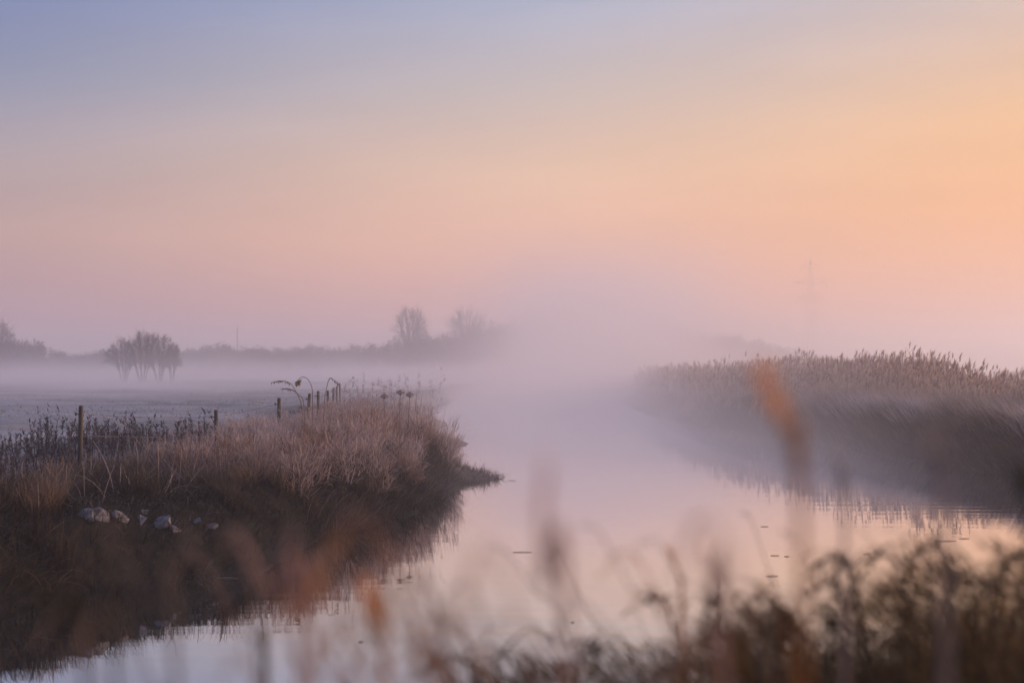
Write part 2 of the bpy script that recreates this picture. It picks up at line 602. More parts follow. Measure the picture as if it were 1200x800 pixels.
def build_mist():
    m, t = new_mat('ground_mist')
    geo = t.n('ShaderNodeNewGeometry')
    sp = t.n('ShaderNodeSeparateXYZ'); t.l(geo.outputs['Position'], sp.inputs[0])
    x, y, z = sp.outputs
    mp = t.n('ShaderNodeMapping'); mp.inputs['Scale'].default_value = (0.045, 0.028, 0.16)
    t.l(geo.outputs['Position'], mp.inputs[0])
    ns = t.n('ShaderNodeTexNoise'); ns.inputs['Scale'].default_value = 1.0; ns.inputs['Detail'].default_value = 2
    t.l(mp.outputs[0], ns.inputs[0])
    nz = t.ss(ns.outputs[0], 0.28, 0.72, 0.2, 1.8)
    # layer lying on the pasture
    zt = t.m('ADD', z, t.m('MULTIPLY_ADD', ns.outputs[0], -1.6, 0.8))
    field = t.m('MULTIPLY', t.m('MINIMUM', t.m('EXPONENT', t.m('DIVIDE', t.m('SUBTRACT', zt, 0.9), -1.35)), 1.6), t.ss(y, 40, 170))
    field = t.m('MULTIPLY', field, FIELD_MIST)
    # steam rising from the river
    cx = t.n('ShaderNodeMapRange'); t.l(y, cx.inputs[0])
    for i, q in zip((1, 2, 3, 4), (60, 420, 4.0, 27.0)):
        cx.inputs[i].default_value = q
    off = t.m('ABSOLUTE', t.m('SUBTRACT', x, cx.outputs[0]))
    wid = t.m('MULTIPLY_ADD', y, 0.018, 8.4)
    across = t.ss(t.m('DIVIDE', off, wid), 0.25, 1.7, 1.0, 0.0)
    hs = t.m('MULTIPLY_ADD', t.ss(y, 45, 190), 5.0, 2.1)
    up = t.m('EXPONENT', t.m('MULTIPLY', t.m('DIVIDE', t.m('MAXIMUM', z, 0.0), hs), -1.0))
    fade = t.ss(z, 10, 24, 1.0, 0.0)
    river = t.m('MULTIPLY', t.m('MULTIPLY', across, up), t.m('MULTIPLY', t.ss(y, 32, 88), fade))
    river = t.m('MULTIPLY', river, RIVER_MIST)
    # shallow steam lying on the water itself
    low = t.m('EXPONENT', t.m('DIVIDE', t.m('MAXIMUM', z, 0.0), -0.8))
    low = t.m('MULTIPLY', low, t.m('MULTIPLY', t.ss(y, 25, 40), t.ss(off, 4.0, 8.5, 1.0, 0.0)))
    river = t.m('ADD', river, t.m('MULTIPLY', low, 0.034))
    den = t.m('MULTIPLY', t.m('ADD', field, river), nz)
    v = t.n('ShaderNodeVolumePrincipled')
    v.inputs['Color'].default_value = (0.998, 0.970, 0.988, 1)
    v.inputs['Anisotropy'].default_value = 0.5
    t.l(den, v.inputs['Density'])
    o = t.n('ShaderNodeOutputMaterial')
    t.l(v.outputs[0], o.inputs['Volume'])
    m.cycles.volume_step_rate = MIST_STEP
    h = link('mist', closed_box('mist', -420, 160, 24, 520, -2.0, 26.0), m)
    tag(h, 'pale mist rising from the river and lying on the pasture', None, None, 'stuff')


FIELD_MIST = 0.026
RIVER_MIST = 0.062
MIST_STEP = 1.5
build_mist()


# ------------------------------------------------------------------ grass on the banks
def scatter(n, x0, x1, y0, y1, bank, s0, s1, dens=None, power=1.0):
    """n points on one bank between two distances from the water's edge; power > 1 crowds them towards the viewer"""
    out = []; got = 0
    for _ in range(60):
        k = n * 2
        y = y0 + (y1 - y0) * rng.uniform(0, 1, k) ** power
        x = rng.uniform(x0, x1, k)
        sd = river_sd(x, y)
        ok = (sd > s0) & (sd < s1) & (land(x, y) == bank)
        if dens is not None:
            ok &= rng.uniform(0, 1, k) < dens(x, y, sd)
        x, y = x[ok], y[ok]
        out.append(np.stack([x, y, height(x, y) - 0.015], 1)); got += len(x)
        if got >= n:
            break
    return np.concatenate(out)[:n]


def U(a, b, n):
    return rng.uniform(a, b, n)


def colmix(c0, c1, t):
    t = np.asarray(t)[:, None]
    return np.asarray(c0) * (1 - t) + np.asarray(c1) * t


def tussocks(soup, C, per, r, h0, h1, w, cbase, ctip_fn, lean=(0.05, 0.55), curl=(0.3, 1.4), nseg=4):
    """round tufts of arching blades"""
    n = len(C)
    P = np.repeat(C, per, 0); m = len(P)
    a = U(0, 2 * np.pi, m); rr = r * np.sqrt(U(0, 1, m)) * np.repeat(U(0.7, 1.3, n), per)
    P = P + np.stack([rr * np.cos(a), rr * np.sin(a), np.zeros(m)], 1)
    P[:, 2] = height(P[:, 0], P[:, 1]) - 0.02
    hs = np.repeat(U(h0, h1, n), per) * U(0.55, 1.1, m)
    az = a + rng.normal(0, 1.25, m)
    hs = hs * bank_h(P)
    le = U(*lean, m); cu = U(*curl, m)
    c1 = np.repeat(ctip_fn(C), per, 0) * U(0.7, 1.25, m)[:, None]
    blades(soup, P, hs, U(0.7, 1.3, m) * w, az, le, cu, nseg, cbase, c1, power=1.5)


def bank_h(P):
    """the growth is shorter towards the viewer and tallest on the crest by the fence"""
    sd = river_sd(P[:, 0], P[:, 1])
    lump = 1 + 0.26 * vnoise(P[:, 0] + 3, P[:, 1], 1.7) + 0.26 * vnoise(P[:, 0] + 13, P[:, 1], 0.8)
    return np.interp(P[:, 1], [14, 22, 27, 31, 34, 37, 60], [0.85, 0.85, 0.82, 0.84, 1.0, 1.10, 0.95]) * (1 - (0.25 + 0.27 * sstep(34, 37, P[:, 1])) * sstep(2.6, 4.4, sd)) * lump


STRAW = (0.27, 0.165, 0.07); RIME = (0.74, 0.58, 0.53); OLIVE = (0.030, 0.028, 0.011); RUST = (0.26, 0.135, 0.045); DARK = (0.015, 0.012, 0.007)  # DARK and OLIVE lowered so the colour carries shade on face and roots


def left_grass():
    s = Soup()
    # short dark grass hanging on the steep face
    P = scatter(26000, -24, 0, 13, 36, 1, 0.05, 3.2, power=1.3)
    n = len(P)
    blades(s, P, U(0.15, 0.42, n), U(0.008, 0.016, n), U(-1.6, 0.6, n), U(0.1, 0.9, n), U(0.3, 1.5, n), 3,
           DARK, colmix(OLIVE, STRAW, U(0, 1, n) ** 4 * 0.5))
    # tussocks on the face and the lip, straw to rust, more rime with distance
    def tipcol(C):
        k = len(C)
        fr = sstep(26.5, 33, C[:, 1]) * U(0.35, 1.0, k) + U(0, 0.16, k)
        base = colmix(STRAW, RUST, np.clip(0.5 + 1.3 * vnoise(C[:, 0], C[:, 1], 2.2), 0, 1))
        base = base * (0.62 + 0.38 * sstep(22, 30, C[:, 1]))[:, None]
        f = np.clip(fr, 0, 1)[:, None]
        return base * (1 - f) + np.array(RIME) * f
    def spaced(C, r):
        keep = []
        for p in C:
            if all((p[0] - q[0]) ** 2 + (p[1] - q[1]) ** 2 > r * r for q in keep):
                keep.append(p)
        return np.array(keep)
    def shade(fn):
        return lambda C: fn(C) * np.exp(rng.normal(-0.06, 0.62, len(C)))[:, None].clip(0.18, 1.75)
    C = spaced(scatter(900, -22, -1.6, 14, 40, 1, 0.7, 6.2), 0.46)
    qx = 600 + F * C[:, 0] / C[:, 1]; qy = HORIZON + (CAM_Z - C[:, 2]) * F / C[:, 1]
    C = C[~((qx > 84) & (qx < 268) & (qy > 588) & (qy < 690))]        # the bare, stony patch
    kind = rng.uniform(0, 1, len(C)) + 0.35 * vnoise(C[:, 0], C[:, 1], 1.8)
    A = C[kind < 0.34]; B = C[(kind >= 0.34) & (kind < 0.66)]; D = C[kind >= 0.66]
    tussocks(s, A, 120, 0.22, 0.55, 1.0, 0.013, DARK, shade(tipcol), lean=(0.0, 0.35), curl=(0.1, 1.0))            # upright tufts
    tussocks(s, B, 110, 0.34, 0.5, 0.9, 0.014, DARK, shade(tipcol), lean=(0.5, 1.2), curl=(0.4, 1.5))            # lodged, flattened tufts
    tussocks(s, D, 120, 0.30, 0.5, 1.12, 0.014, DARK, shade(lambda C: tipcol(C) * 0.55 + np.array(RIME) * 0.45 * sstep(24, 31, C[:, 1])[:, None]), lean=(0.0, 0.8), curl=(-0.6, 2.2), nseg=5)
    C = spaced(scatter(220, -10, -2.4, 40, 75, 1, 3.0, 6.0), 0.7)
    tussocks(s, C, 50, 0.4, 0.5, 0.9, 0.025, DARK, shade(tipcol))
    # rimed wiry stems, tangled
    def dn(x, y, sd):
        return (0.08 + 0.92 * sstep(25, 31, y)) * (0.15 + 0.85 * sstep(-0.1, 0.35, vnoise(x, y, 1.1)))
    P = scatter(6000, -14, -1.6, 19, 50, 1, 1.3, 6.5, dn)
    n = len(P)
    blades(s, P, U(0.45, 1.2, n) * bank_h(P), U(0.008, 0.018, n), U(0, 6.283, n), U(0.0, 0.8, n), U(-0.6, 2.4, n), 5,
           (0.10, 0.075, 0.05), colmix(STRAW, (0.78, 0.62, 0.58), U(0.2, 1, n)), tip=0.35, power=0.5)
    # rimed dead weeds, bushy and tangled
    C = spaced(scatter(240, -9, -1.5, 25.5, 41, 1, 0.6, 4.0), 0.5)
    k = 300
    P = np.repeat(C, k, 0); n = len(P)
    a = U(0, 6.283, n); rr = 0.32 * np.sqrt(U(0, 1, n))
    P = P + np.stack([rr * np.cos(a), rr * np.sin(a), U(0.0, 0.75, n) * bank_h(P)], 1)
    c = np.repeat(colmix((0.34, 0.19, 0.11), (0.88, 0.70, 0.65), U(0, 1, len(C))), k, 0) * U(0.6, 1.15, n)[:, None]
    blades(s, P, U(0.10, 0.36, n), U(0.008, 0.018, n), a + U(-1.2, 1.2, n), U(0.1, 1.3, n), U(-0.9, 1.4, n), 3, c * 0.55, c, tip=0.45)
    # the same, hanging over the foot of the bank's end
    P = scatter(4200, -6, -1.4, 25, 36.5, 1, 0.05, 1.6)
    n = len(P)
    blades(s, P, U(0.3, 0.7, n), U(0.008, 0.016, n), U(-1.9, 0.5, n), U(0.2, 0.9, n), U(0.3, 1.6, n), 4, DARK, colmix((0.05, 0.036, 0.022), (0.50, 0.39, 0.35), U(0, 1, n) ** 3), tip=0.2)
    # feathery seed heads along the lip
    P = scatter(520, -9, -1.8, 27, 44, 1, 1.6, 4.5, dn)
    n = len(P)
    tops = blades(s, P, U(0.85, 1.15, n) * bank_h(P), 0.009, U(0, 6.283, n), U(0, 0.2, n), U(0, 0.35, n), 3, (0.14, 0.10, 0.07), (0.42, 0.32, 0.28), tip=0.6)
    Q = np.repeat(tops, 9, 0) + np.stack([U(-.03, .03, 9 * n), U(-.03, .03, 9 * n), U(-0.28, 0.0, 9 * n)], 1)
    blades(s, Q, U(0.05, 0.13, 9 * n), 0.016, U(0, 6.283, 9 * n), U(0.2, 1.0, 9 * n), 0.3, 1, (0.40, 0.30, 0.27), (0.60, 0.48, 0.46))
    # rimed wisps round the bare, stony patch
    px = U(80, 270, 1500); py = U(592, 650, 1500)
    d = np.interp(py, [590, 650], [23.2, 19.8]) + U(-.5, .5, 1500)
    x = (px - 600) / F * d
    P = np.stack([x, d, height(x, d) - .02], 1); n = len(P)
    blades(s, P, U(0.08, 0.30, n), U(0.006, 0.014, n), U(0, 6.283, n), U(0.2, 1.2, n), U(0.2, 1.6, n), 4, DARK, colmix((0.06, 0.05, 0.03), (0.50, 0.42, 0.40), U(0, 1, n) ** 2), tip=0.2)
    # ragged growth on the nearest spit
    P = scatter(3600, -3.2, 0.2, 34.5, 41.5, 1, 0.02, 1.6)
    n = len(P)
    blades(s, P, U(0.08, 0.34, n) * (1 + 0.7 * vnoise(P[:, 0], P[:, 1], 0.5)), U(0.010, 0.022, n), U(0, 6.283, n), U(0.1, 0.9, n), U(0, 1.2, n), 3, (0.05, 0.037, 0.028), colmix((0.09, 0.065, 0.05), (0.42, 0.33, 0.30), U(0, 1, n) ** 2))
    # the low spits: short sward, paled in colour to stand in for the steam
    P = scatter(9000, -6, 0, 35, 92, 1, 0.02, 2.6)
    n = len(P)
    blades(s, P, U(0.06, 0.40, n) * (0.25 + 0.75 * sstep(0, 1.3, river_sd(P[:, 0], P[:, 1]))), U(0.010, 0.022, n), U(0, 6.283, n), U(0.1, 0.8, n), U(0, 0.8, n), 2, (0.10, 0.075, 0.06), colmix((0.18, 0.13, 0.11), (0.52, 0.41, 0.38), U(0, 1, n)))
    o = link('bank_grass', s.mesh('bank_grass'), M_GRASS)
    tag(o, 'rimed straw coloured grass covering the left river bank', None, None, 'stuff')


def dock_stalks():
    """dark seeded dock and nettle stalks between the tussocks and the fence"""
    s = Soup()
    P = scatter(560, -17, -4.8, 23, 36, 1, 5.6, 9.5)
    n = len(P)
    h = U(0.4, 0.85, n) * (0.75 + 0.35 * vnoise(P[:, 0], P[:, 1], 1.4))
    az = U(0, 6.283, n)
    col = colmix((0.035, 0.030, 0.032), (0.09, 0.075, 0.075), U(0, 1, n))
    top = blades(s, P, h, 0.016, az, U(0, 0.16, n), U(0, 0.2, n), 3, col, col, tip=0.5)
    k = 20
    f = U(0.42, 1.02, n * k)
    A = np.repeat(P, k, 0); B = np.repeat(top, k, 0)
    Q = A + (B - A) * f[:, None] + np.stack([U(-.012, .012, n * k), U(-.012, .012, n * k), np.zeros(n * k)], 1)
    cc = np.repeat(col, k, 0) * U(0.7, 1.5, n * k)[:, None]
    blades(s, Q, U(0.04, 0.12, n * k), U(0.02, 0.04, n * k), U(0, 6.283, n * k), U(0.2, 1.1, n * k), 0.4, 1, cc, cc * 1.5, tip=0.3)
    # low undergrowth around them
    P = scatter(9000, -17, -4.5, 22, 40, 1, 4.6, 9.5)
    n = len(P)
    blades(s, P, U(0.15, 0.42, n), U(0.008, 0.016, n), U(0, 6.283, n), U(0, 0.5, n), U(0, 1.0, n), 3, DARK, colmix((0.10, 0.08, 0.07), (0.40, 0.35, 0.35), U(0, 1, n)))
    o = link('seeded_stalks', s.mesh('seeded_stalks'), M_GRASS)
    tag(o, 'dark seeded dock stalks standing before the fence posts', None, None, 'stuff')


def field_tufts():
    s = Soup()
    P = scatter(16000, -45, 0, 30, 130, 1, 8.0, 90, power=1.2)
    n = len(P)
    cl = np.clip(0.5 + 0.9 * vnoise(P[:, 0] * 0.4, P[:, 1], 5), 0, 1)
    blades(s, P, U(0.05, 0.18, n) * (0.5 + cl), U(0.02, 0.05, n), U(0, 6.283, n), U(0.2, 1.0, n), U(0, 0.8, n), 2, (0.16, 0.14, 0.12), colmix((0.26, 0.23, 0.22), (0.46, 0.44, 0.45), U(0, 1, n)))
    o = link('pasture_tufts', s.mesh('pasture_tufts'), M_GRASS)
    tag(o, 'short frosty tufts on the flat pasture behind the fence', None, None, 'stuff')


def right_bank():
    s = Soup()
    # dark face of the bank, its shadow put into the grass colour
    P = scatter(14000, 8, 34, 29, 80, 2, 0.02, 2.6)
    n = len(P)
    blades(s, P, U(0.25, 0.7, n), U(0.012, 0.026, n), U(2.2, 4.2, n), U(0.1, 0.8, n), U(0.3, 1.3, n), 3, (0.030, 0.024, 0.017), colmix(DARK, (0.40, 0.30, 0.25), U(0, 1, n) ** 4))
    # combed pale grass leaning over the edge
    P = scatter(19000, 9, 34, 30, 66, 2, 1.3, 6.5)
    n = len(P)
    wnd = math.pi + 0.5 * vnoise(P[:, 0], P[:, 1], 3.0)
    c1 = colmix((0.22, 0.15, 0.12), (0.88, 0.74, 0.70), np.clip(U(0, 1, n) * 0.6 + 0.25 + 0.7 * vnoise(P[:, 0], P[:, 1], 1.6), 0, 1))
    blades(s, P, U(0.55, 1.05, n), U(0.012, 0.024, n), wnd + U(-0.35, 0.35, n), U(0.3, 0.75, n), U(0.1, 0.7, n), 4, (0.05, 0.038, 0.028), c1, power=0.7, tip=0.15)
    o = link('leaning_grass', s.mesh('leaning_grass'), M_GRASS)
    tag(o, 'pale rimed grass leaning over the dark face of the right bank', None, None, 'stuff')

    s = Soup()
    def dn(x, y, sd):
        lim = 15.0 + (y - 48) * 0.27 + 0.8 * vnoise(x, y, 1.3)
        edge = 1 - sstep(-2.2, 1.6, x - lim)
        front = sstep(np.clip(5.2 - (y - 42) * 0.25, 0.6, 6), np.clip(7.5 - (y - 42) * 0.3, 1.4, 8), sd)
        return np.clip(edge * front + 0.42 * front, 0, 1) * (0.2 + 0.8 * sstep(-0.3, 0.2, vnoise(x, y, 1.6)))
    P = scatter(12500, 8, 40, 34, 125, 2, 0.5, 17, dn, power=1.25)
    n = len(P)
    hh = 1.2 + 0.95 * U(0, 1, n) ** 1.6
    hh = hh * (1 - 0.42 * sstep(-1.0, 2.0, P[:, 0] - (15.0 + (P[:, 1] - 48) * 0.27)))
    hh = hh * (1 + 0.20 * vnoise(P[:, 0], P[:, 1], 3.5) + 0.20 * vnoise(P[:, 0] + 7, P[:, 1], 1.2)) * np.interp(P[:, 1], [38, 46, 54, 60, 75, 100], [0.50, 0.64, 0.82, 0.88, 0.78, 0.66])
    az = 0.3 + U(-1.2, 1.2, n)
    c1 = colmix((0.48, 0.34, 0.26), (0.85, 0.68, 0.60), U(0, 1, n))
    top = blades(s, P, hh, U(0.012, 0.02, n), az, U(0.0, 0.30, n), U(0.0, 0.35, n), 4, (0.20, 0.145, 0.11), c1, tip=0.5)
    # long leaves hanging from the canes
    k = 3
    f = U(0.3, 0.85, n * k); A = np.repeat(P, k, 0); B = np.repeat(top, k, 0)
    Q = A + (B - A) * f[:, None]
    m = n * k
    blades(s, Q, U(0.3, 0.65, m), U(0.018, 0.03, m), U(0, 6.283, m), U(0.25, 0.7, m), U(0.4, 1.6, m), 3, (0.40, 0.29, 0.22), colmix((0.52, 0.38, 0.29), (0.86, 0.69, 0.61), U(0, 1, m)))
    # plumes
    k = 5
    A = np.repeat(top, k, 0); m = n * k
    Q = A + np.stack([U(-.02, .02, m), U(-.02, .02, m), U(-0.24, -0.02, m)], 1)
    blades(s, Q, U(0.14, 0.28, m), U(0.03, 0.055, m), np.repeat(az, k) + U(-0.5, 0.5, m), U(0.1, 0.45, m), U(0.2, 0.7, m), 2,
           (0.28, 0.19, 0.15), colmix((0.44, 0.31, 0.24), (0.78, 0.60, 0.52), U(0, 1, m)), tip=0.1)
    o = link('reed_bed', s.mesh('reed_bed'), M_REED)
    tag(o, 'tall plumed reed bed on the right bank against the orange sky', None, None, 'stuff')


left_grass()
dock_stalks()
field_tufts()
right_bank()


# ------------------------------------------------------------------ fence along the left bank
def build_fence():
    spec = [(95, 475, 28), (253, 480, 33), (327, 466, 38), (363, 461, 43), (373, 458, 48), (384, 457.5, 53), (391, 454, 63), (394.5, 453, 69), (398, 449, 74)]
    root = empty('fence', (-6.9, 33, float(height(np.array([-6.9]), np.array([33.0]))[0])),
                 'weathered timber post and wire fence running along the left bank', 'fence')
    ox, oy, oz = root.location
    tops = []
    for i, (px, py, d) in enumerate(spec):
        p = at(px, py, d)
        g = float(height(p[:1], p[1:2])[0]) - 0.25
        s = Soup(); H = p[2] - g
        tx, ty = (0.02, -0.01, 0.0, 0.08, 0.015, -0.02, 0.03, 0.0, -0.02)[i], rng.uniform(-.02, .02)
        r = 0.046 if i < 2 else 0.05
        tube(s, [(-tx * H, -ty * H, 0), (-tx * H * .5, -ty * H * .5, H * .5), (-tx * .08, 0, H - .03), (0, 0, H)], [r * 1.08, r * 1.03, r, r * .78], 9)
        me = s.mesh('post', smooth=False)
        po = link('post', me, M_POST, root, (p[0] - ox, p[1] - oy, g - oz))
        s = Soup()
        tube(s, [(0, 0, H - .17), (-0.05, 0, H - .17), (-0.11, 0, H - .165)], [.012, .014, .011], 6)
        tube(s, [(-0.105, 0, H - .20), (-0.105, 0, H - .13)], [.018, .018], 6)
        link('insulator', s.mesh('insulator'), M_WIRE, po)
        tops.append((p[0] - .105 - ox, p[1] - oy, p[2] - .165 - oz))
    for dz in (0.0, -0.42):
        for a, b in zip(tops[:-1], tops[1:]):
            a = np.array(a) + (0, 0, dz); b = np.array(b) + (0, 0, dz)
            t = np.linspace(0, 1, 9)[:, None]
            pts = a * (1 - t) + b * t; pts[:, 2] -= 0.16 * (t[:, 0] * (1 - t[:, 0]))
            s = Soup(); tube(s, pts, 0.006, 4, cap=False)
            link('wire', s.mesh('wire'), M_WIRE, root)


build_fence()


# ------------------------------------------------------------------ arching weeds and umbels above the left bank
def arching_weed(px, py, d, paths, label, head):
    """paths: photograph pixels of each stem from base to drooping tip; all at the same distance"""
    base = at(px, py, d)
    base[2] = float(height(base[:1], base[1:2])[0]) - 0.03
    root = empty('arching_weed', base, label, 'weed', 'arching weeds on the left bank')
    for pth in paths:
        pts = np.array([base] + [at(x, y, d) + (0, rng.uniform(-.1, .1), 0) for x, y in pth])
        # smooth through the points
        t = np.linspace(0, len(pts) - 1, 26); i = np.clip(t.astype(int), 0, len(pts) - 2); f = t - i
        g = lambda j: pts[np.clip(j, 0, len(pts) - 1)]
        f = f[:, None]
        cr = 0.5 * (2 * g(i) + (g(i + 1) - g(i - 1)) * f + (2 * g(i - 1) - 5 * g(i) + 4 * g(i + 1) - g(i + 2)) * f ** 2 + (3 * g(i) - g(i - 1) - 3 * g(i + 1) + g(i + 2)) * f ** 3)
        cr = cr - base
        s = Soup(); tube(s, cr, np.linspace(0.010, 0.005, 26), 5, (0.26, 0.19, 0.16))
        st = link('stem', s.mesh('stem'), M_GRASS, root)
        if head == 'leaves':
            for k in range(11):
                q = cr[int(15 + k)] if k < 11 else cr[-1]
                s = Soup()
                m = 4 if k % 2 else 2
                P = np.repeat(q[None], m, 0)
                blades(s, P, U(0.03, 0.09, m), U(0.018, 0.04, m), U(0, 6.283, m), U(1.0, 2.6, m), 0.6, 2, (0.16, 0.12, 0.10), (0.30, 0.23, 0.20), tip=0.2)
                link('leaf', s.mesh('leaf'), M_GRASS, root)
        else:
            s = Soup(); m = 34
            P = np.repeat(cr[-1][None], m, 0) + np.stack([U(-.05, .05, m), U(-.05, .05, m), U(-.06, .03, m)], 1)
            blades(s, P, U(0.05, 0.10, m), U(0.03, 0.05, m), U(0, 6.283, m), U(0, 3.0, m), 0.5, 2, (0.20, 0.16, 0.06), (0.34, 0.28, 0.12), tip=0.3)
            link('flower_head', s.mesh('flower_head'), M_GRASS, root)
    return root


arching_weed(356, 500, 31, [[(354, 480), (347, 458), (340, 449), (328, 446), (319, 448)], [(357, 476), (349, 462), (341, 456), (330, 455)]],
             'arching bare weed bowing left over the third fence post', 'leaves')
arching_weed(366, 500, 31.5, [[(366, 470), (365, 452), (360, 443), (352, 442), (349, 447)]],
             'hooked weed with a yellow drooping head beside the leaning post', 'head')
arching_weed(379, 500, 33, [[(380, 475), (383, 452), (387, 443), (392, 446), (396, 450)]],
             'slender weed with nodding brown tip left of the farthest posts', 'leaves')


def umbel(px, py, d, label, n=16):
    top = at(px, py, d)
    b = top.copy(); b[2] = float(height(b[:1], b[1:2])[0]) - .03
    root = empty('umbel_weed', b, label, 'weed', 'dried umbels on the left bank')
    H = top[2] - b[2]
    s = Soup(); lx = rng.uniform(-.08, .08)
    tube(s, [(-lx, 0, 0), (-lx * .4, 0, H * .5), (0, 0, H * .9)], [.012, .009, .006], 5, (0.22, 0.16, 0.13))
    link('stem', s.mesh('stem'), M_GRASS, root)
    s = Soup()
    for k in range(n):
        a = k * 2.4; r = 0.11 * math.sqrt((k + .5) / n)
        e = np.array([r * math.cos(a), r * math.sin(a), H * .9 + .13 - r * .9])
        tube(s, [(0, 0, H * .9), e], [.004, .003], 3, (0.22, 0.16, 0.13), cap=False)
        m = 6
        blades(s, np.repeat(e[None], m, 0), U(.03, .05, m), .03, U(0, 6.283, m), U(0, 1.2, m), 0.3, 1, (0.36, 0.26, 0.22), (0.62, 0.48, 0.44), tip=0.4)
    link('seed_head', s.mesh('seed_head'), M_GRASS, root)


umbel(450, 461, 35, 'rounded dried umbel standing left of the pair of umbels')
umbel(469, 456, 35.6, 'taller dried umbel at the crest of the left bank')
umbel(480, 459, 35.9, 'outermost dried umbel nearest the misty water on the crest')


# ------------------------------------------------------------------ stones and frosted things on the bank
def stone(px, py, d, w, h, dep, label, rot=0.0, group='pale stones in the left bank'):
    p = at(px, py, d)
    g = float(height(p[:1], p[1:2])[0])
    n = 13
    w, h, dep = w * 1.1, h * 1.0, dep * 1.0
    import bmesh
    bm = bmesh.new()
    for _ in range(n):
        v = rng.normal(0, 1, 3); v /= np.linalg.norm(v)
        v = np.sign(v) * np.abs(v) ** 0.8
        bm.verts.new((v[0] * w / 2 * rng.uniform(.75, 1), v[1] * dep / 2 * rng.uniform(.75, 1), v[2] * h / 2 * rng.uniform(.7, 1)))
    r = bmesh.ops.convex_hull(bm, input=bm.verts)
    bmesh.ops.delete(bm, geom=[x for x in r['geom_interior'] if isinstance(x, bmesh.types.BMVert)], context='VERTS')
    me = bpy.data.meshes.new('stone'); bm.to_mesh(me); bm.free()
    o = link('stone', me, M_STONE, None, (p[0], p[1], g - h * 0.04))
    o.rotation_euler = (rng.uniform(-.25, .25) + 0.75, rng.uniform(-.25, .25), rot)
    tag(o, label, 'stone', group)


def bank_d(px, py):
    """distance at which a pixel's ray meets the left bank"""
    for d in np.arange(14, 40, 0.05):
        p = at(px, py, d)
        if float(height(p[:1], p[1:2])[0]) >= p[2]:
            return d
    return 20.0


for px, py, w, h, dep, rot, lab in [
        (118, 607, .44, .13, .34, .3, 'leftmost pale stone showing in the dark bank'),
        (140, 606, .34, .15, .28, 1.0, 'pinkish pale stone behind the blurred stem on the bank'),
        (163, 613, .24, .10, .24, .2, 'small pale stone left of the broad bluish slab'),
        (185, 612, .56, .15, .36, -.2, 'broadest bluish rimed slab in the dark bank'),
        (206, 622, .2, .12, .2, .6, 'small bluish stone below the right end of the slab'),
        (100, 604, .36, .12, .3, .1, 'small stone at the left end of the pale stones'),
        (248, 618, .24, .10, .2, .4, 'small stone at the right end of the pale stones'),
        (168, 603, .34, .10, .26, -.4, 'flat stone wedged above the broad bluish slab'),
        (229, 612, .42, .09, .22, -.7, 'narrow tilted stone right of the bluish slab')]:
    stone(px, py, bank_d(px, py), w, h, dep, lab, rot)


def burdock():
    d = bank_d(470, 560); p = at(470, 560, d)
    p[2] = float(height(p[:1], p[1:2])[0])
    root = empty('burdock_plant', p, 'pale frosted broad leaves low on the end of the left bank', 'plant')
    for k in range(11):
        s = Soup(); a = rng.uniform(0, 6.283)
        blades(s, [(0.06 * math.cos(a), 0.06 * math.sin(a), 0.1)], rng.uniform(.25, .42), rng.uniform(.12, .2), a, rng.uniform(.3, 1.0), 1.0, 4,
               (0.30, 0.27, 0.27), (0.62, 0.57, 0.60), twist=a + math.pi / 2, tip=0.25)
        link('leaf', s.mesh('leaf'), M_GRASS, root)


burdock()


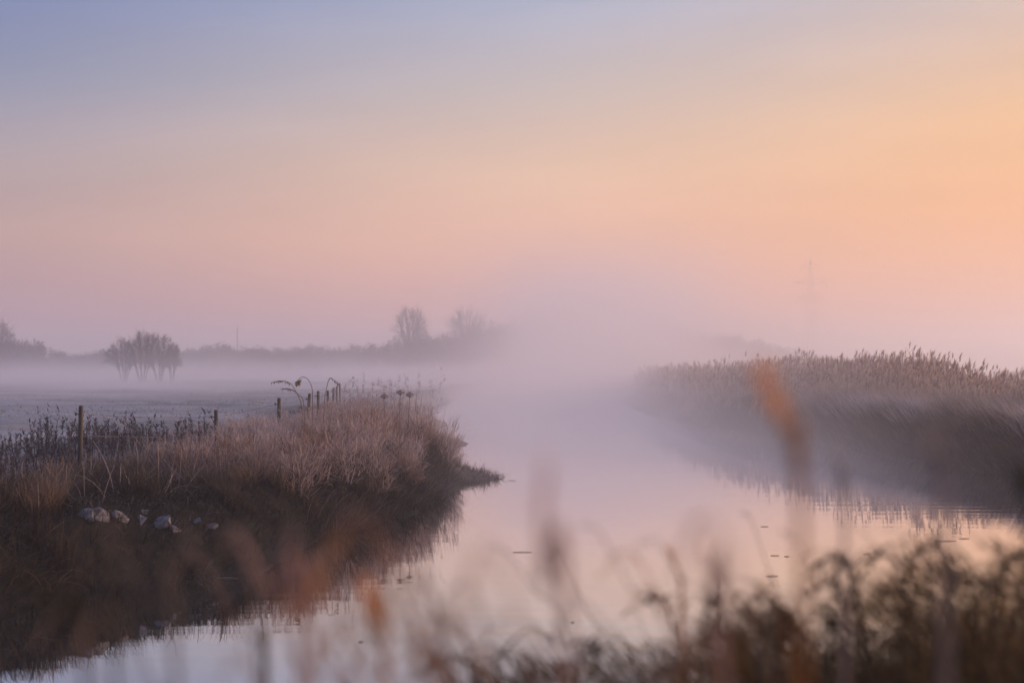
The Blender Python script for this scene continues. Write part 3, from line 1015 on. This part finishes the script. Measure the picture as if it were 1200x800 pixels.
# ------------------------------------------------------------------ trees
def bare_tree_meshes(name, H, W, stems, trunk_h, seed, ends=150, nt=11, rad=0.12, tw=0.035, belly=0.50):
    """open winter tree: limbs fan out from the foot to a domed crown whose rim is thick with fine twigs"""
    r = np.random.default_rng(seed)
    trunk, crown = Soup(), Soup()
    bark = (0.07, 0.06, 0.055)
    if trunk_h > 0.3:
        tube(trunk, [(0, 0, -0.3), (0.01 * H, 0, trunk_h * .5), (0, 0, trunk_h)], [rad * 2.2, rad * 1.8, rad * 1.6], 9, bark)
    S = []
    for k in range(stems):
        a = 2 * math.pi * (k + r.uniform(-.3, .3)) / stems
        R = W / 2 * (0.18 + 0.50 * ((k * 0.618) % 1.0))
        b0 = np.array([math.cos(a) * R * .22, math.sin(a) * R * .22, -0.3]) if trunk_h <= 0.3 else np.array([0, 0, trunk_h - .3])
        e = np.array([math.cos(a) * R, math.sin(a) * R, H * r.uniform(.60, .74)])
        t = np.linspace(0, 1, 9)[:, None]
        pts = b0 * (1 - t) + e * t + r.normal(0, 0.012 * H, (9, 3)) * t
        S.append(pts)
        tube(trunk, pts, np.linspace(rad, rad * 0.4, 9), 6, bark)
    S = np.array(S)
    Pt, Pd = [], []
    for _ in range(ends):
        a = r.uniform(0, 6.283); c = r.uniform(0.0, 1.0)
        ph = math.asin(c) * r.uniform(.85, 1.0); q = r.uniform(.82, 1.0)
        e = np.array([math.cos(a) * math.cos(ph) * W / 2 * q, math.sin(a) * math.cos(ph) * W / 2 * q, H * belly + H * (1 - belly) * math.sin(ph) * q])
        j = int(np.argmin(np.linalg.norm(S[:, -1, :2] - e[:2] * 0.62, axis=1) + r.uniform(0, .12 * W, len(S))))
        i = int(r.integers(3, 9)) if e[2] > H * .62 else int(r.integers(2, 6))
        p0 = S[j, i]; dr = S[j, i] - S[j, i - 1]; dr = dr / np.linalg.norm(dr)
        L = np.linalg.norm(e - p0); c1 = p0 + dr * L * .45 + np.array([0, 0, .12 * L])
        t = np.linspace(0, 1, 7)[:, None]
        bz = p0 * (1 - t) ** 2 + 2 * c1 * t * (1 - t) + e * t ** 2
        tube(crown, bz, np.linspace(rad * .42, rad * .16, 7), 4, bark, cap=False)
        for m in range(nt):
            u = r.uniform(0.55, 1.0) * 5.99; ii = int(u)
            Pt.append(bz[ii] + (bz[ii + 1] - bz[ii]) * (u - ii)); Pd.append((bz[ii + 1] - bz[ii]) / (np.linalg.norm(bz[ii + 1] - bz[ii]) + 1e-9))
    Pt = np.array(Pt); Pd = np.array(Pd) + r.normal(0, .5, (len(Pt), 3)); Pd /= np.linalg.norm(Pd, axis=1)[:, None]
    n = len(Pt); L = H * r.uniform(.05, .11, n)
    blades(crown, Pt, L, tw, np.arctan2(Pd[:, 1], Pd[:, 0]), np.arccos(np.clip(Pd[:, 2], -1, 1)), U(-.4, .3, n), 2, (0.12, 0.10, 0.095), (0.19, 0.155, 0.15), tip=0.4)
    T2 = Pt + Pd * (L * .6)[:, None]
    D2 = np.repeat(Pd, 2, 0) + r.normal(0, .6, (2 * n, 3)); D2 /= np.linalg.norm(D2, axis=1)[:, None]
    blades(crown, np.repeat(T2, 2, 0), np.repeat(L, 2) * .55, tw * .7, np.arctan2(D2[:, 1], D2[:, 0]), np.arccos(np.clip(D2[:, 2], -1, 1)), 0.0, 1, (0.16, 0.13, 0.125), (0.24, 0.20, 0.19), tip=0.4)
    return trunk.mesh(name + '_trunk'), crown.mesh(name + '_crown')


def put_tree(name, meshes, loc, label, group=None, rz=0.0, sc=(1, 1, 1)):
    r = empty(name, loc, label, 'tree', group, rz)
    r.scale = sc
    link('trunk', meshes[0], M_BARK, r)
    link('crown', meshes[1], M_TWIG, r)
    return r


def gz(x, y):
    return float(height(np.array([float(x)]), np.array([float(y)]))[0])


# willow clump standing in the pasture mist
for px, d, H, W, seed, st, lab in [
        (145, 202, 6.5, 6.2, 11, 7, 'leftmost vase shaped bare willow of the clump in the misty pasture'),
        (167, 198, 7.2, 6.4, 12, 7, 'tallest middle bare willow of the clump in the misty pasture'),
        (187, 200, 6.9, 6.0, 13, 7, 'right hand bare willow of the clump in the misty pasture'),
        (202, 207, 5.6, 3.0, 14, 5, 'small faint bare willow hugging the right side of the clump')]:
    x = (px - 600) / F * d
    put_tree('willow_tree', bare_tree_meshes('willow', H, W, st, 0.2, seed, ends=170, nt=10, rad=0.085, tw=0.035, belly=0.36), (x, d, gz(x, d)), lab, 'willow clump in the pasture')

# taller bare trees on the skyline
tall = bare_tree_meshes('tall', 20.0, 11.5, 8, 4.0, 21, ends=130, nt=10, rad=0.22, tw=0.07, belly=0.42)
tall2 = bare_tree_meshes('tall_b', 20.0, 13.5, 9, 3.5, 22, ends=140, nt=10, rad=0.22, tw=0.07, belly=0.44)
for px, py, d, msh, lab, rz in [
        (481, 355, 420, tall, 'left one of the two tall bare trees on the skyline', 0.3),
        (548, 356, 430, tall2, 'right one of the two tall bare trees on the skyline', 1.3),
        (-4, 371, 330, tall2, 'bare tree cut by the left edge of the picture', 2.2)]:
    x = (px - 600) / F * d; g = gz(x, d); H = CAM_Z - (py - HORIZON) / F * d - g
    put_tree('bare_tree', msh, (x, d, g), lab, 'tall bare skyline trees', rz, (H / 20.0,) * 3)


def bushy_meshes(name, seed):
    """dense far tree, unit size: 1 m high and about 1 m wide"""
    r = np.random.default_rng(seed)
    trunk, crown = Soup(), Soup()
    tube(trunk, [(0, 0, -0.03), (0.01, 0, 0.12), (0.0, 0.01, 0.4)], [0.045, 0.035, 0.02], 7, (0.06, 0.05, 0.045))
    lobes = [(r.uniform(-.32, .32), r.uniform(-.32, .32), r.uniform(.22, .72), r.uniform(.16, .27)) for _ in range(17)]
    lobes += [(0, 0, 0.74, 0.25), (-.2, 0, .5, .3), (.22, .05, .48, .3), (0, 0, .3, .34), (-.3, 0, .2, .2), (.3, 0, .2, .2)]
    for lx, ly, lz, lr in lobes:
        tube(trunk, [(0, 0, 0.25), (lx * .6, ly * .6, 0.25 + (lz - .25) * .6), (lx, ly, lz)], [0.016, 0.01, 0.005], 4, (0.06, 0.05, 0.045), cap=False)
        m = 210
        v = r.normal(0, 1, (m, 3)); v /= np.linalg.norm(v, axis=1)[:, None]
        P = np.array([lx, ly, lz]) + v * lr * (r.uniform(0.1, 1, m) ** 0.6)[:, None]
        P[:, 2] = np.maximum(P[:, 2], 0.02)
        blades(crown, P, r.uniform(.03, .09, m), r.uniform(.012, .028, m), np.arctan2(v[:, 1], v[:, 0]) + r.uniform(-.6, .6, m), r.uniform(0, 1.1, m), 0.2, 2,
               (0.055, 0.05, 0.042), (0.085, 0.075, 0.065), tip=0.3)
    return trunk.mesh(name + '_trunk'), crown.mesh(name + '_crown')


BUSH = [bushy_meshes('bushy_' + 'abcde'[i], 40 + i) for i in range(5)]
prof_x = [-110, -30, 0, 25, 50, 80, 110, 215, 240, 270, 300, 330, 360, 400, 430, 450, 470, 500, 530, 560, 590, 620, 645, 665, 690, 760, 850, 930, 1010]
prof_y = [392, 385, 391, 391, 401, 409, 409, 405, 401, 402, 398, 404, 402, 403, 402, 398, 391, 388, 386, 377, 369, 368, 371, 372, 373, 376, 388, 406, 424]
xs_ = -110.0; k = 0
while xs_ < 1010:
    py = float(np.interp(xs_, prof_x, prof_y)) + rng.uniform(-1.5, 5.0)
    d = float(np.interp(xs_, [0, 200, 400, 460, 640, 720, 1000], [330, 430, 420, 370, 370, 560, 720])) + rng.uniform(-14, 14) + (k % 2) * 18
    x = (xs_ - 600) / F * d; g = gz(x, d)
    H = CAM_Z - (py - HORIZON) / F * d - g
    wpx = rng.uniform(30, 44) if H < 10 else rng.uniform(38, 54)
    W = wpx / F * d
    if xs_ < 120:
        lab, grp = 'dusky bushy tree in the far treeline left of the willow clump', 'far treeline left of the willows'
    elif xs_ < 455:
        lab, grp = 'hazy bushy tree of the low far treeline between willows and tall bare trees', 'low far treeline beyond the pasture'
    elif xs_ < 655:
        lab, grp = 'hazy bushy tree in the high wood below the tall bare trees', 'high wood around the bare trees'
    else:
        lab, grp = 'bushy tree all but lost behind the river mist', 'wood lost in the river mist'
    put_tree('bushy_tree', BUSH[k % 5], (x, d, g - 0.1), lab, grp, rng.uniform(0, 6.28), (W, W, H / 0.97))
    xs_ += wpx * rng.uniform(0.42, 0.6); k += 1

# ------------------------------------------------------------------ pylon and mast far off
def build_pylon():
    d = 400.0; x = (950 - 600) / F * d; g = gz(x, d)
    H = CAM_Z - (303 - HORIZON) / F * d - g
    root = empty('pylon', (x, d, g), 'faint lattice power pylon in the orange haze above the reeds', 'pylon', rz=0.25)
    prof = lambda z: np.interp(z, [0, H * .45, H * .8, H], [2.6, 1.15, 0.6, 0.06])
    zs = [0, .14, .27, .38, .48, .57, .65, .72, .79, .86, .93, 1.0]
    c = (0.25, 0.25, 0.25)
    for sx, sy in ((-1, -1), (1, -1), (1, 1), (-1, 1)):
        s = Soup()
        tube(s, [(sx * prof(z * H), sy * prof(z * H), z * H) for z in zs], 0.018, 4, c)
        link('leg', s.mesh('leg'), M_STEEL, root)
    s = Soup(); cor = ((-1, -1), (1, -1), (1, 1), (-1, 1))
    for a, b in zip(zs[:-1], zs[1:]):
        for i in range(4):
            (x0, y0), (x1, y1) = cor[i], cor[(i + 1) % 4]
            pa, pb = prof(a * H), prof(b * H)
            tube(s, [(x0 * pa, y0 * pa, a * H), (x1 * pb, y1 * pb, b * H)], 0.007, 3, c, cap=False)
            tube(s, [(x1 * pa, y1 * pa, a * H), (x0 * pb, y0 * pb, b * H)], 0.007, 3, c, cap=False)
    link('lattice_bracing', s.mesh('lattice_bracing'), M_STEEL, root)
    for zf, w in ((.91, 3.2), (.78, 4.9), (.65, 3.7)):
        s = Soup(); z = zf * H; p = prof(z)
        tube(s, [(-w, 0, z + .35), (w, 0, z + .35)], 0.018, 3, c)
        for sx in (-1, 1):
            for sy in (-1, 1):
                tube(s, [(sx * p, sy * p, z), (sx * w, 0, z + .35)], 0.02, 3, c)
                tube(s, [(sx * p, sy * p, z + 1.7), (sx * w, 0, z + .35)], 0.018, 3, c)
        ar = link('cross_arm', s.mesh('cross_arm'), M_STEEL, root)
        for sx in (-1, 1):
            s = Soup(); tube(s, [(sx * w, 0, z + .3), (sx * w, 0, z - 1.3)], 0.035, 5, c)
            link('insulator', s.mesh('insulator'), M_STEEL, ar)


build_pylon()


def build_mast():
    d = 395.0; x = (278 - 600) / F * d; g = gz(x, d)
    H = CAM_Z - (379 - HORIZON) / F * d - g
    root = empty('mast', (x, d, g), 'thin mast rising above the low far treeline', 'mast')
    s = Soup(); tube(s, [(0, 0, -.3), (0, 0, H * .5), (0, 0, H * .93)], [.11, .085, .06], 8)
    link('shaft', s.mesh('shaft'), M_POST, root)
    s = Soup(); tube(s, [(0, 0, H * .93), (0, 0, H)], [.03, .02], 6)
    link('aerial', s.mesh('aerial'), M_STEEL, root)


build_mast()


# ------------------------------------------------------------------ near bank: blurred growth in front of the viewer
def smooth_path(pts, n):
    pts = np.asarray(pts, dtype=np.float64)
    t = np.linspace(0, len(pts) - 1, n); i = np.clip(t.astype(int), 0, len(pts) - 2); f = (t - i)[:, None]
    g = lambda j: pts[np.clip(j, 0, len(pts) - 1)]
    return 0.5 * (2 * g(i) + (g(i + 1) - g(i - 1)) * f + (2 * g(i - 1) - 5 * g(i) + 4 * g(i + 1) - g(i + 2)) * f ** 2
                  + (3 * g(i) - g(i - 1) - 3 * g(i + 1) + g(i + 2)) * f ** 3)


def plume(soup, path, w, c0, c1, n=70):
    """seed head: short spikelets set along a path, widest in its lower third"""
    k = len(path); f = U(0, 1, n); i = np.clip((f * (k - 1)).astype(int), 0, k - 2); u = (f * (k - 1) - i)[:, None]
    P = path[i] * (1 - u) + path[i + 1] * u
    dr = path[-1] - path[0]; L = np.linalg.norm(dr); dr = dr / L
    prof = np.sin(np.pi * np.clip(f * 0.85 + 0.12, 0, 1)) ** 0.7
    a = U(0, 6.283, n)
    P = P + np.stack([np.cos(a), np.sin(a), np.zeros(n)], 1) * (w * 0.32 * prof * U(0, 1, n))[:, None]
    az = np.where(U(0, 1, n) < 0.5, math.atan2(dr[1], dr[0]), a)
    blades(soup, P, L * U(0.14, 0.36, n), w * U(0.07, 0.20, n), az, math.acos(np.clip(dr[2], -1, 1)) + U(-0.35, 0.35, n), U(-.3, .3, n), 2,
           colmix(c0, c1, U(0, .5, n)), colmix(c0, c1, U(0.3, 1, n)), tip=0.25)


def near_stem(d, path, width, c0, c1, label, n=70, nl=1, frac=None, rad=1.0, group='blurred reed stems close to the viewer'):
    """path: photograph pixels from the tip downwards; the stem goes on to the ground"""
    P = [at(x, y, d) for x, y in path]
    lo = np.array(P[-1]); pr = np.array(P[-2]); v = lo - pr
    steps = max(1.0, (lo[2] - 1.32) / max(0.08, -v[2])) if v[2] < -0.01 else 1
    foot = lo + np.array([v[0] * min(steps, 3.0) * 0.5, rng.uniform(-.1, .1), 0]); foot[2] = gz(foot[0], foot[1]) - 0.03
    root = empty('reed_stem', foot, label, 'reed', group)
    pts = smooth_path(np.array([foot] + P[::-1]) - foot, 30)
    nh = 14 if frac is None else frac
    s = Soup(); tube(s, pts, np.linspace(0.0046, 0.002, 30) * rad, 5, (c0[0] * .8, c0[1] * .8, c0[2] * .8))
    link('stem', s.mesh('stem'), M_NEAR, root)
    s = Soup(); plume(s, pts[-nh:], width, c0, c1, n)
    link('seed_head', s.mesh('seed_head'), M_PLUME, root)
    for k in range(nl):
        q = pts[3 + 3 * k]
        s = Soup()
        blades(s, [q], rng.uniform(.12, .22), 0.012, rng.uniform(0, 6.28), rng.uniform(.2, .5), rng.uniform(.4, 1.2), 6, c0, c1)
        link('leaf', s.mesh('leaf'), M_NEAR, root)


AMBER = ((0.72, 0.30, 0.07), (0.90, 0.46, 0.14)); ROSE = ((0.72, 0.46, 0.36), (0.90, 0.64, 0.54)); PALE = ((0.30, 0.235, 0.185), (0.46, 0.37, 0.30)); ASH = ((0.62, 0.50, 0.42), (0.85, 0.70, 0.60)); MOSS = ((0.09, 0.075, 0.035), (0.20, 0.15, 0.08))
for d, path, w, cc, lab, n in [
        (1.45, [(888, 440), (905, 472), (925, 512), (934, 560), (940, 640)], .030, AMBER, 'blurred amber reed plume before the right bank', 52),
        (1.30, [(640, 540), (637, 590), (637, 640), (640, 690), (665, 760)], .024, ROSE, 'blurred upright rosy plume over open water at picture centre', 26),
        (1.70, [(428, 690), (438, 720), (448, 755), (452, 800)], .036, AMBER, 'blurred bright orange plume at the bottom edge left of centre', 150),
        (1.60, [(284, 640), (300, 668), (322, 705), (352, 760)], .028, ROSE, 'blurred rosy plume against the dark bank reflection', 20),
        (1.55, [(340, 632), (344, 668), (352, 710), (368, 770)], .028, ROSE, 'blurred pale plume beside the rosy one above its reflection', 20),
        (1.60, [(124, 612), (142, 655), (172, 712), (205, 780)], .022, PALE, 'long blurred pale stem slanting over the bank stones', 36),
        (1.75, [(216, 630), (240, 665), (268, 712), (305, 775)], .030, PALE, 'blurred grey brown plume right of the bank stones', 20),
        (2.20, [(974, 532), (984, 545), (987, 575), (990, 640)], .012, ASH, 'thin hooked pale stem right of the amber plume', 22),
        (1.50, [(1085, 494), (1094, 525), (1102, 560), (1108, 620)], .028, ASH, 'blurred pale plume before the dark right bank', 34),
        (2.00, [(1178, 535), (1188, 556), (1196, 580), (1206, 640)], .012, MOSS, 'mossy stem at the right edge before the dark bank', 26),
        (1.80, [(48, 682), (78, 702), (108, 745), (135, 800)], .012, MOSS, 'dark mossy blade curving in the lower left corner', 26),
        (1.70, [(2, 664), (40, 690), (72, 740), (100, 800)], .014, MOSS, 'dark mossy stem leaning in from the left edge', 26),
        (2.30, [(282, 742), (296, 745), (309, 765), (312, 800)], .026, ((0.12, 0.08, 0.03), (0.26, 0.15, 0.05)), 'curled brown tip by the bottom edge left of the orange plume', 46),
        (3.20, [(784, 642), (790, 660), (797, 682), (799, 730)], .018, AMBER, 'small sharp amber leaf tip above the dark growth', 30),
        (1.60, [(826, 640), (832, 668), (840, 700), (848, 760)], .030, ROSE, 'faint rosy plume left of the curled orange leaf', 26)]:
    near_stem(d, path, w * (0.72 if path[0][0] < 350 else 1.1), cc[0], cc[1], lab, max(14, int(n * (0.42 if path[0][0] < 350 else 0.7))))

for d, path, lab in [
        (4.2, [(640, 656), (650, 648), (658, 644), (668, 668), (690, 720), (730, 790)], 'small dark drooping head right of the rosy plume'),
        (3.2, [(572, 640), (584, 642), (596, 648), (625, 690), (670, 770)], 'blurred drooping head left of the rosy plume'),
        (3.0, [(440, 702), (456, 697), (478, 702), (520, 740), (560, 800)], 'arched drooping head above the orange plume'),
        (3.2, [(493, 722), (508, 722), (522, 728), (548, 755), (585, 800)], 'dark drooping head beside the arched one'),
        (3.6, [(561, 742), (572, 736), (584, 739), (605, 762), (640, 800)], 'drooping head just left of the dark growth'),
        (2.8, [(680, 615), (692, 617), (704, 626), (740, 690), (790, 780)], 'faint drooping head high over the centre water'),
        (2.8, [(748, 638), (760, 633), (772, 635), (800, 680), (850, 760)], 'faint drooping head left of the small amber tip'),
        (4.0, [(730, 722), (737, 714), (744, 714), (754, 740), (765, 790)], 'dark drooping head over the left rise of the dark growth'),
        (4.0, [(508, 775), (516, 757), (524, 752), (532, 762), (545, 800)], 'hooked dark head touching the bottom edge'),
        (3.2, [(915, 622), (926, 628), (938, 640), (960, 690), (985, 760)], 'blurred drooping head before the right bank reflection'),
        (3.4, [(820, 655), (834, 658), (846, 664), (868, 710), (890, 770)], 'blurred drooping head between amber tip and curled orange leaf'),
        (4.4, [(868, 600), (876, 604), (882, 612), (905, 680), (930, 750)], 'small drooping head left of the right bank reflection')]:
    near_stem(d, path, .020, (0.10, 0.065, 0.05), (0.20, 0.13, 0.10), lab, 30, nl=0, frac=8 if len(path) > 5 else 7, rad=0.36, group='drooping grass heads over the water')

TOPX = [480, 540, 600, 650, 700, 760, 800, 850, 880, 910, 940, 970, 1000, 1040, 1080, 1110, 1140, 1170, 1200, 1300, 1500]
TOPY = [830, 800, 776, 764, 774, 748, 752, 708, 704, 722, 732, 694, 704, 664, 652, 640, 664, 650, 636, 600, 560]


def top_z(x, y):
    px = 600 + F * x / y
    return CAM_Z - (np.interp(px, TOPX, TOPY) - HORIZON) / F * y


def near_growth():
    s = Soup()
    P = scatter(60000, -0.6, 3.2, 3.1, 5.8, 0, 0.3, 12, lambda x, y, sd: ((600 + F * x / y > 470) & (600 + F * x / y < 1400)).astype(float))
    H = np.clip((top_z(P[:, 0], P[:, 1]) - P[:, 2]), 0.12, 1.15)
    n = len(P)
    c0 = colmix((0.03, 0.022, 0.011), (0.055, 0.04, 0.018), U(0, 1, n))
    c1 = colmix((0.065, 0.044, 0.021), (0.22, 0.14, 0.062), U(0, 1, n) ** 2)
    hb, az, le, cu = H * U(0.45, 1.05, n), math.pi + U(-1.1, 1.1, n), U(0, 0.3, n), U(0.1, 1.1, n)
    tops = blades(Soup(), P, hb, 0.005, az, le, cu, 5, c0, c1)
    ok = tops[:, 2] < top_z(tops[:, 0], tops[:, 1]) - 0.02 + rng.exponential(0.022, n) - 0.02
    P, H, hb, az, le, cu, c0, c1 = (v[ok] for v in (P, H, hb, az, le, cu, c0, c1)); n = len(P)
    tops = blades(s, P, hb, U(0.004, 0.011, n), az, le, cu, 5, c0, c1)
    hd = tops[(P[:, 2] + H * 0.62 < tops[:, 2])][:1300]; k = 14; m = len(hd) * k
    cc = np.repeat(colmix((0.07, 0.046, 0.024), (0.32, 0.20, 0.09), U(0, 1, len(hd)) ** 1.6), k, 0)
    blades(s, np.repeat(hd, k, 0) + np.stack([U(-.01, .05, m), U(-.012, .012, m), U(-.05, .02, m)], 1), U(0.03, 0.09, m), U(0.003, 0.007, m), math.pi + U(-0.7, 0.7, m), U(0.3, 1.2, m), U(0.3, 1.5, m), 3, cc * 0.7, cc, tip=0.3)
    k = n // 5
    Q = P[:k] + np.stack([np.zeros(k), np.zeros(k), H[:k] * U(0.3, 0.8, k)], 1)
    blades(s, Q, U(0.06, 0.2, k), U(0.004, 0.011, k), U(0, 6.283, k), U(0.3, 1.2, k), U(0.8, 2.8, k), 5, (0.08, 0.055, 0.028), colmix((0.14, 0.095, 0.045), (0.40, 0.24, 0.09), U(0, 1, k)), tip=0.25)
    o = link('near_bank_growth', s.mesh('near_bank_growth'), M_NEAR)
    tag(o, 'dark blurred grass and dead leaves filling the lower right foreground', None, None, 'stuff')


near_growth()


def weed_meshes(seed):
    """dead weed 1 m high: separate upright stalks with curling leaves and a nodding tip"""
    r = np.random.default_rng(seed)
    stalks, leaves, heads = [], Soup(), Soup()
    for k in range(6):
        a = r.uniform(0, 6.28); sp = r.uniform(.08, .26)
        pts = smooth_path([(0.03 * math.cos(a), 0.03 * math.sin(a), 0), (sp * .4 * math.cos(a), sp * .4 * math.sin(a), .4), (sp * math.cos(a), sp * math.sin(a), .82),
                           ((sp + .05) * math.cos(a), (sp + .05) * math.sin(a), .97), ((sp + .13) * math.cos(a), (sp + .13) * math.sin(a), .95)], 18)
        s = Soup(); tube(s, pts, np.linspace(.006, .002, 18), 5, (0.06, 0.042, 0.026))
        stalks.append(s.mesh('stalk'))
        m = 30
        q = pts[r.integers(4, 17, m)]
        blades(leaves, q, r.uniform(.06, .2, m), r.uniform(.005, .013, m), r.uniform(0, 6.28, m), r.uniform(.4, 1.3, m), r.uniform(.8, 2.8, m), 6,
               (0.08, 0.055, 0.028), colmix((0.13, 0.09, 0.045), (0.40, 0.24, 0.09), r.uniform(0, 1, m) ** 1.5), tip=0.2)
        plume(heads, pts[-5:], 0.035, (0.12, 0.08, 0.05), (0.32, 0.23, 0.16), 50)
    return stalks, leaves.mesh('leaves'), heads.mesh('seed_heads')


WEEDS = [weed_meshes(70 + i) for i in range(3)]
for i, (px, d, lab) in enumerate([
        (648, 3.4, 'leftmost dead weed at the low end of the dark foreground growth'),
        (764, 3.6, 'dead weed on the first rise of the dark growth below the amber tip'),
        (866, 3.5, 'dead weed carrying a curled orange leaf over the water'),
        (968, 3.8, 'dead weed on the rise right of the curled orange leaf'),
        (1040, 3.5, 'dead weed below the right bank reflection'),
        (1106, 3.7, 'tallest dead weed of the dark growth near the right edge'),
        (1192, 3.5, 'dead weed cut by the right edge of the picture')]):
    x = (px - 600) / F * d; g = gz(x, d)
    H = max(.4, float(top_z(np.array([x]), np.array([d]))[0]) - g + 0.02)
    r = empty('dead_weed', (x, d, g - .02), lab, 'weed', 'dead weeds on the near bank', rng.uniform(0, 6.28))
    r.scale = (min(1.0, H * 1.1), min(1.0, H * 1.1), H)
    st, lv, hd = WEEDS[i % 3]
    for m in st:
        link('stalk', m, M_NEAR, r)
    lo = link('leaves', lv, M_NEAR, r); lo['kind'] = 'stuff'
    ho = link('seed_heads', hd, M_NEAR, r); ho['kind'] = 'stuff'
    if i == 2:
        s = Soup()
        blades(s, [(0, 0, .80)], .34, .075, -0.4, 0.1, 2.9, 10, (0.30, 0.15, 0.04), (0.42, 0.20, 0.05), twist=-0.4 + math.pi / 2, tip=0.3)
        o = link('curled_leaf', s.mesh('curled_leaf'), M_NEAR, r); o['label'] = 'curled orange leaf'

# ------------------------------------------------------------------ twigs and specks drifting on the water
for px, py, L, lab in [
        (612, 647, 22, 'thin straw floating beside the blurred drooping heads'), (1108, 634, 26, 'longest straw floating under the right bank reflection'),
        (1130, 631, 12, 'short straw floating at the right end of the longest one'), (908, 651, 10, 'tiny twig floating just left of the drifting speck of leaf'),
        (922, 652, 6, 'speck of leaf drifting right of the tiny twig'), (905, 675, 14, 'twig floating above the gap in the dark growth'),
        (1016, 649, 8, 'lone speck drifting in the peach reflection near the right'), (896, 617, 9, 'small twig floating at the edge of the bank reflection'),
        (423, 752, 6, 'dark speck floating left of the orange plume'), (671, 729, 4, 'tiny dark speck floating above the low end of the growth'),
        (266, 677, 26, 'pale blade lying on the dark water by the left bank'), (600, 563, 9, 'little twig floating off the tip of the first spit')]:
    d = CAM_Z * F / (py - HORIZON); p = at(px, py, d); l = L / F * d
    s = Soup(); a = rng.uniform(-.15, .15)
    tube(s, [(-l / 2, 0, 0), (0, l * .04, .006), (l / 2, a * l, .002)], [.003, .005, .003], 5, (0.30, 0.26, 0.24) if px == 266 else (0.07, 0.05, 0.04))
    o = link('floating_twig', s.mesh('floating_twig'), M_NEAR, None, (p[0], p[1], 0.004))
    tag(o, lab, 'twig', 'litter drifting on the river')


# ------------------------------------------------------------------ thin grass close to the lens, leaning left
def near_blades():
    s = Soup()
    for _ in range(54):
        px = (rng.uniform(60, 330) if rng.uniform() < .16 else rng.uniform(340, 560)) if rng.uniform() < .72 else rng.uniform(560, 960); d = rng.uniform(1.3, 2.8)
        py = rng.uniform(655, 830) - 35 * (px < 480) * rng.uniform(0, 1)
        tip = at(px, py, d)
        ft = np.array([tip[0] + rng.uniform(.08, .42), d + rng.uniform(-.15, .25), 0.0]); ft[2] = gz(ft[0], ft[1]) - .02
        mid = ft * .45 + tip * .55 + np.array([rng.uniform(.02, .10), 0, rng.uniform(.04, .14)])
        pts = smooth_path([ft, mid, tip + np.array([.03, 0, .01]), tip - np.array([rng.uniform(0, .05), 0, rng.uniform(0, .04)])], 16)
        c = np.array(colmix((0.22, 0.15, 0.10), (0.74, 0.50, 0.38), [rng.uniform(0, 1)])[0])
        if rng.uniform() < .2:
            c = np.array((0.62, 0.30, 0.08))
        tube(s, pts, np.linspace(.0022, .0009, 16), 4, c * .8, cap=False)
        if rng.uniform() < .75:
            plume(s, pts[-rng.integers(4, 8):], rng.uniform(.010, .020), c * .8, c, int(rng.integers(14, 34)))
    o = link('near_grass', s.mesh('near_grass'), M_PLUME)
    tag(o, 'thin blurred grass stems leaning over the bottom edge', None, None, 'stuff')


near_blades()
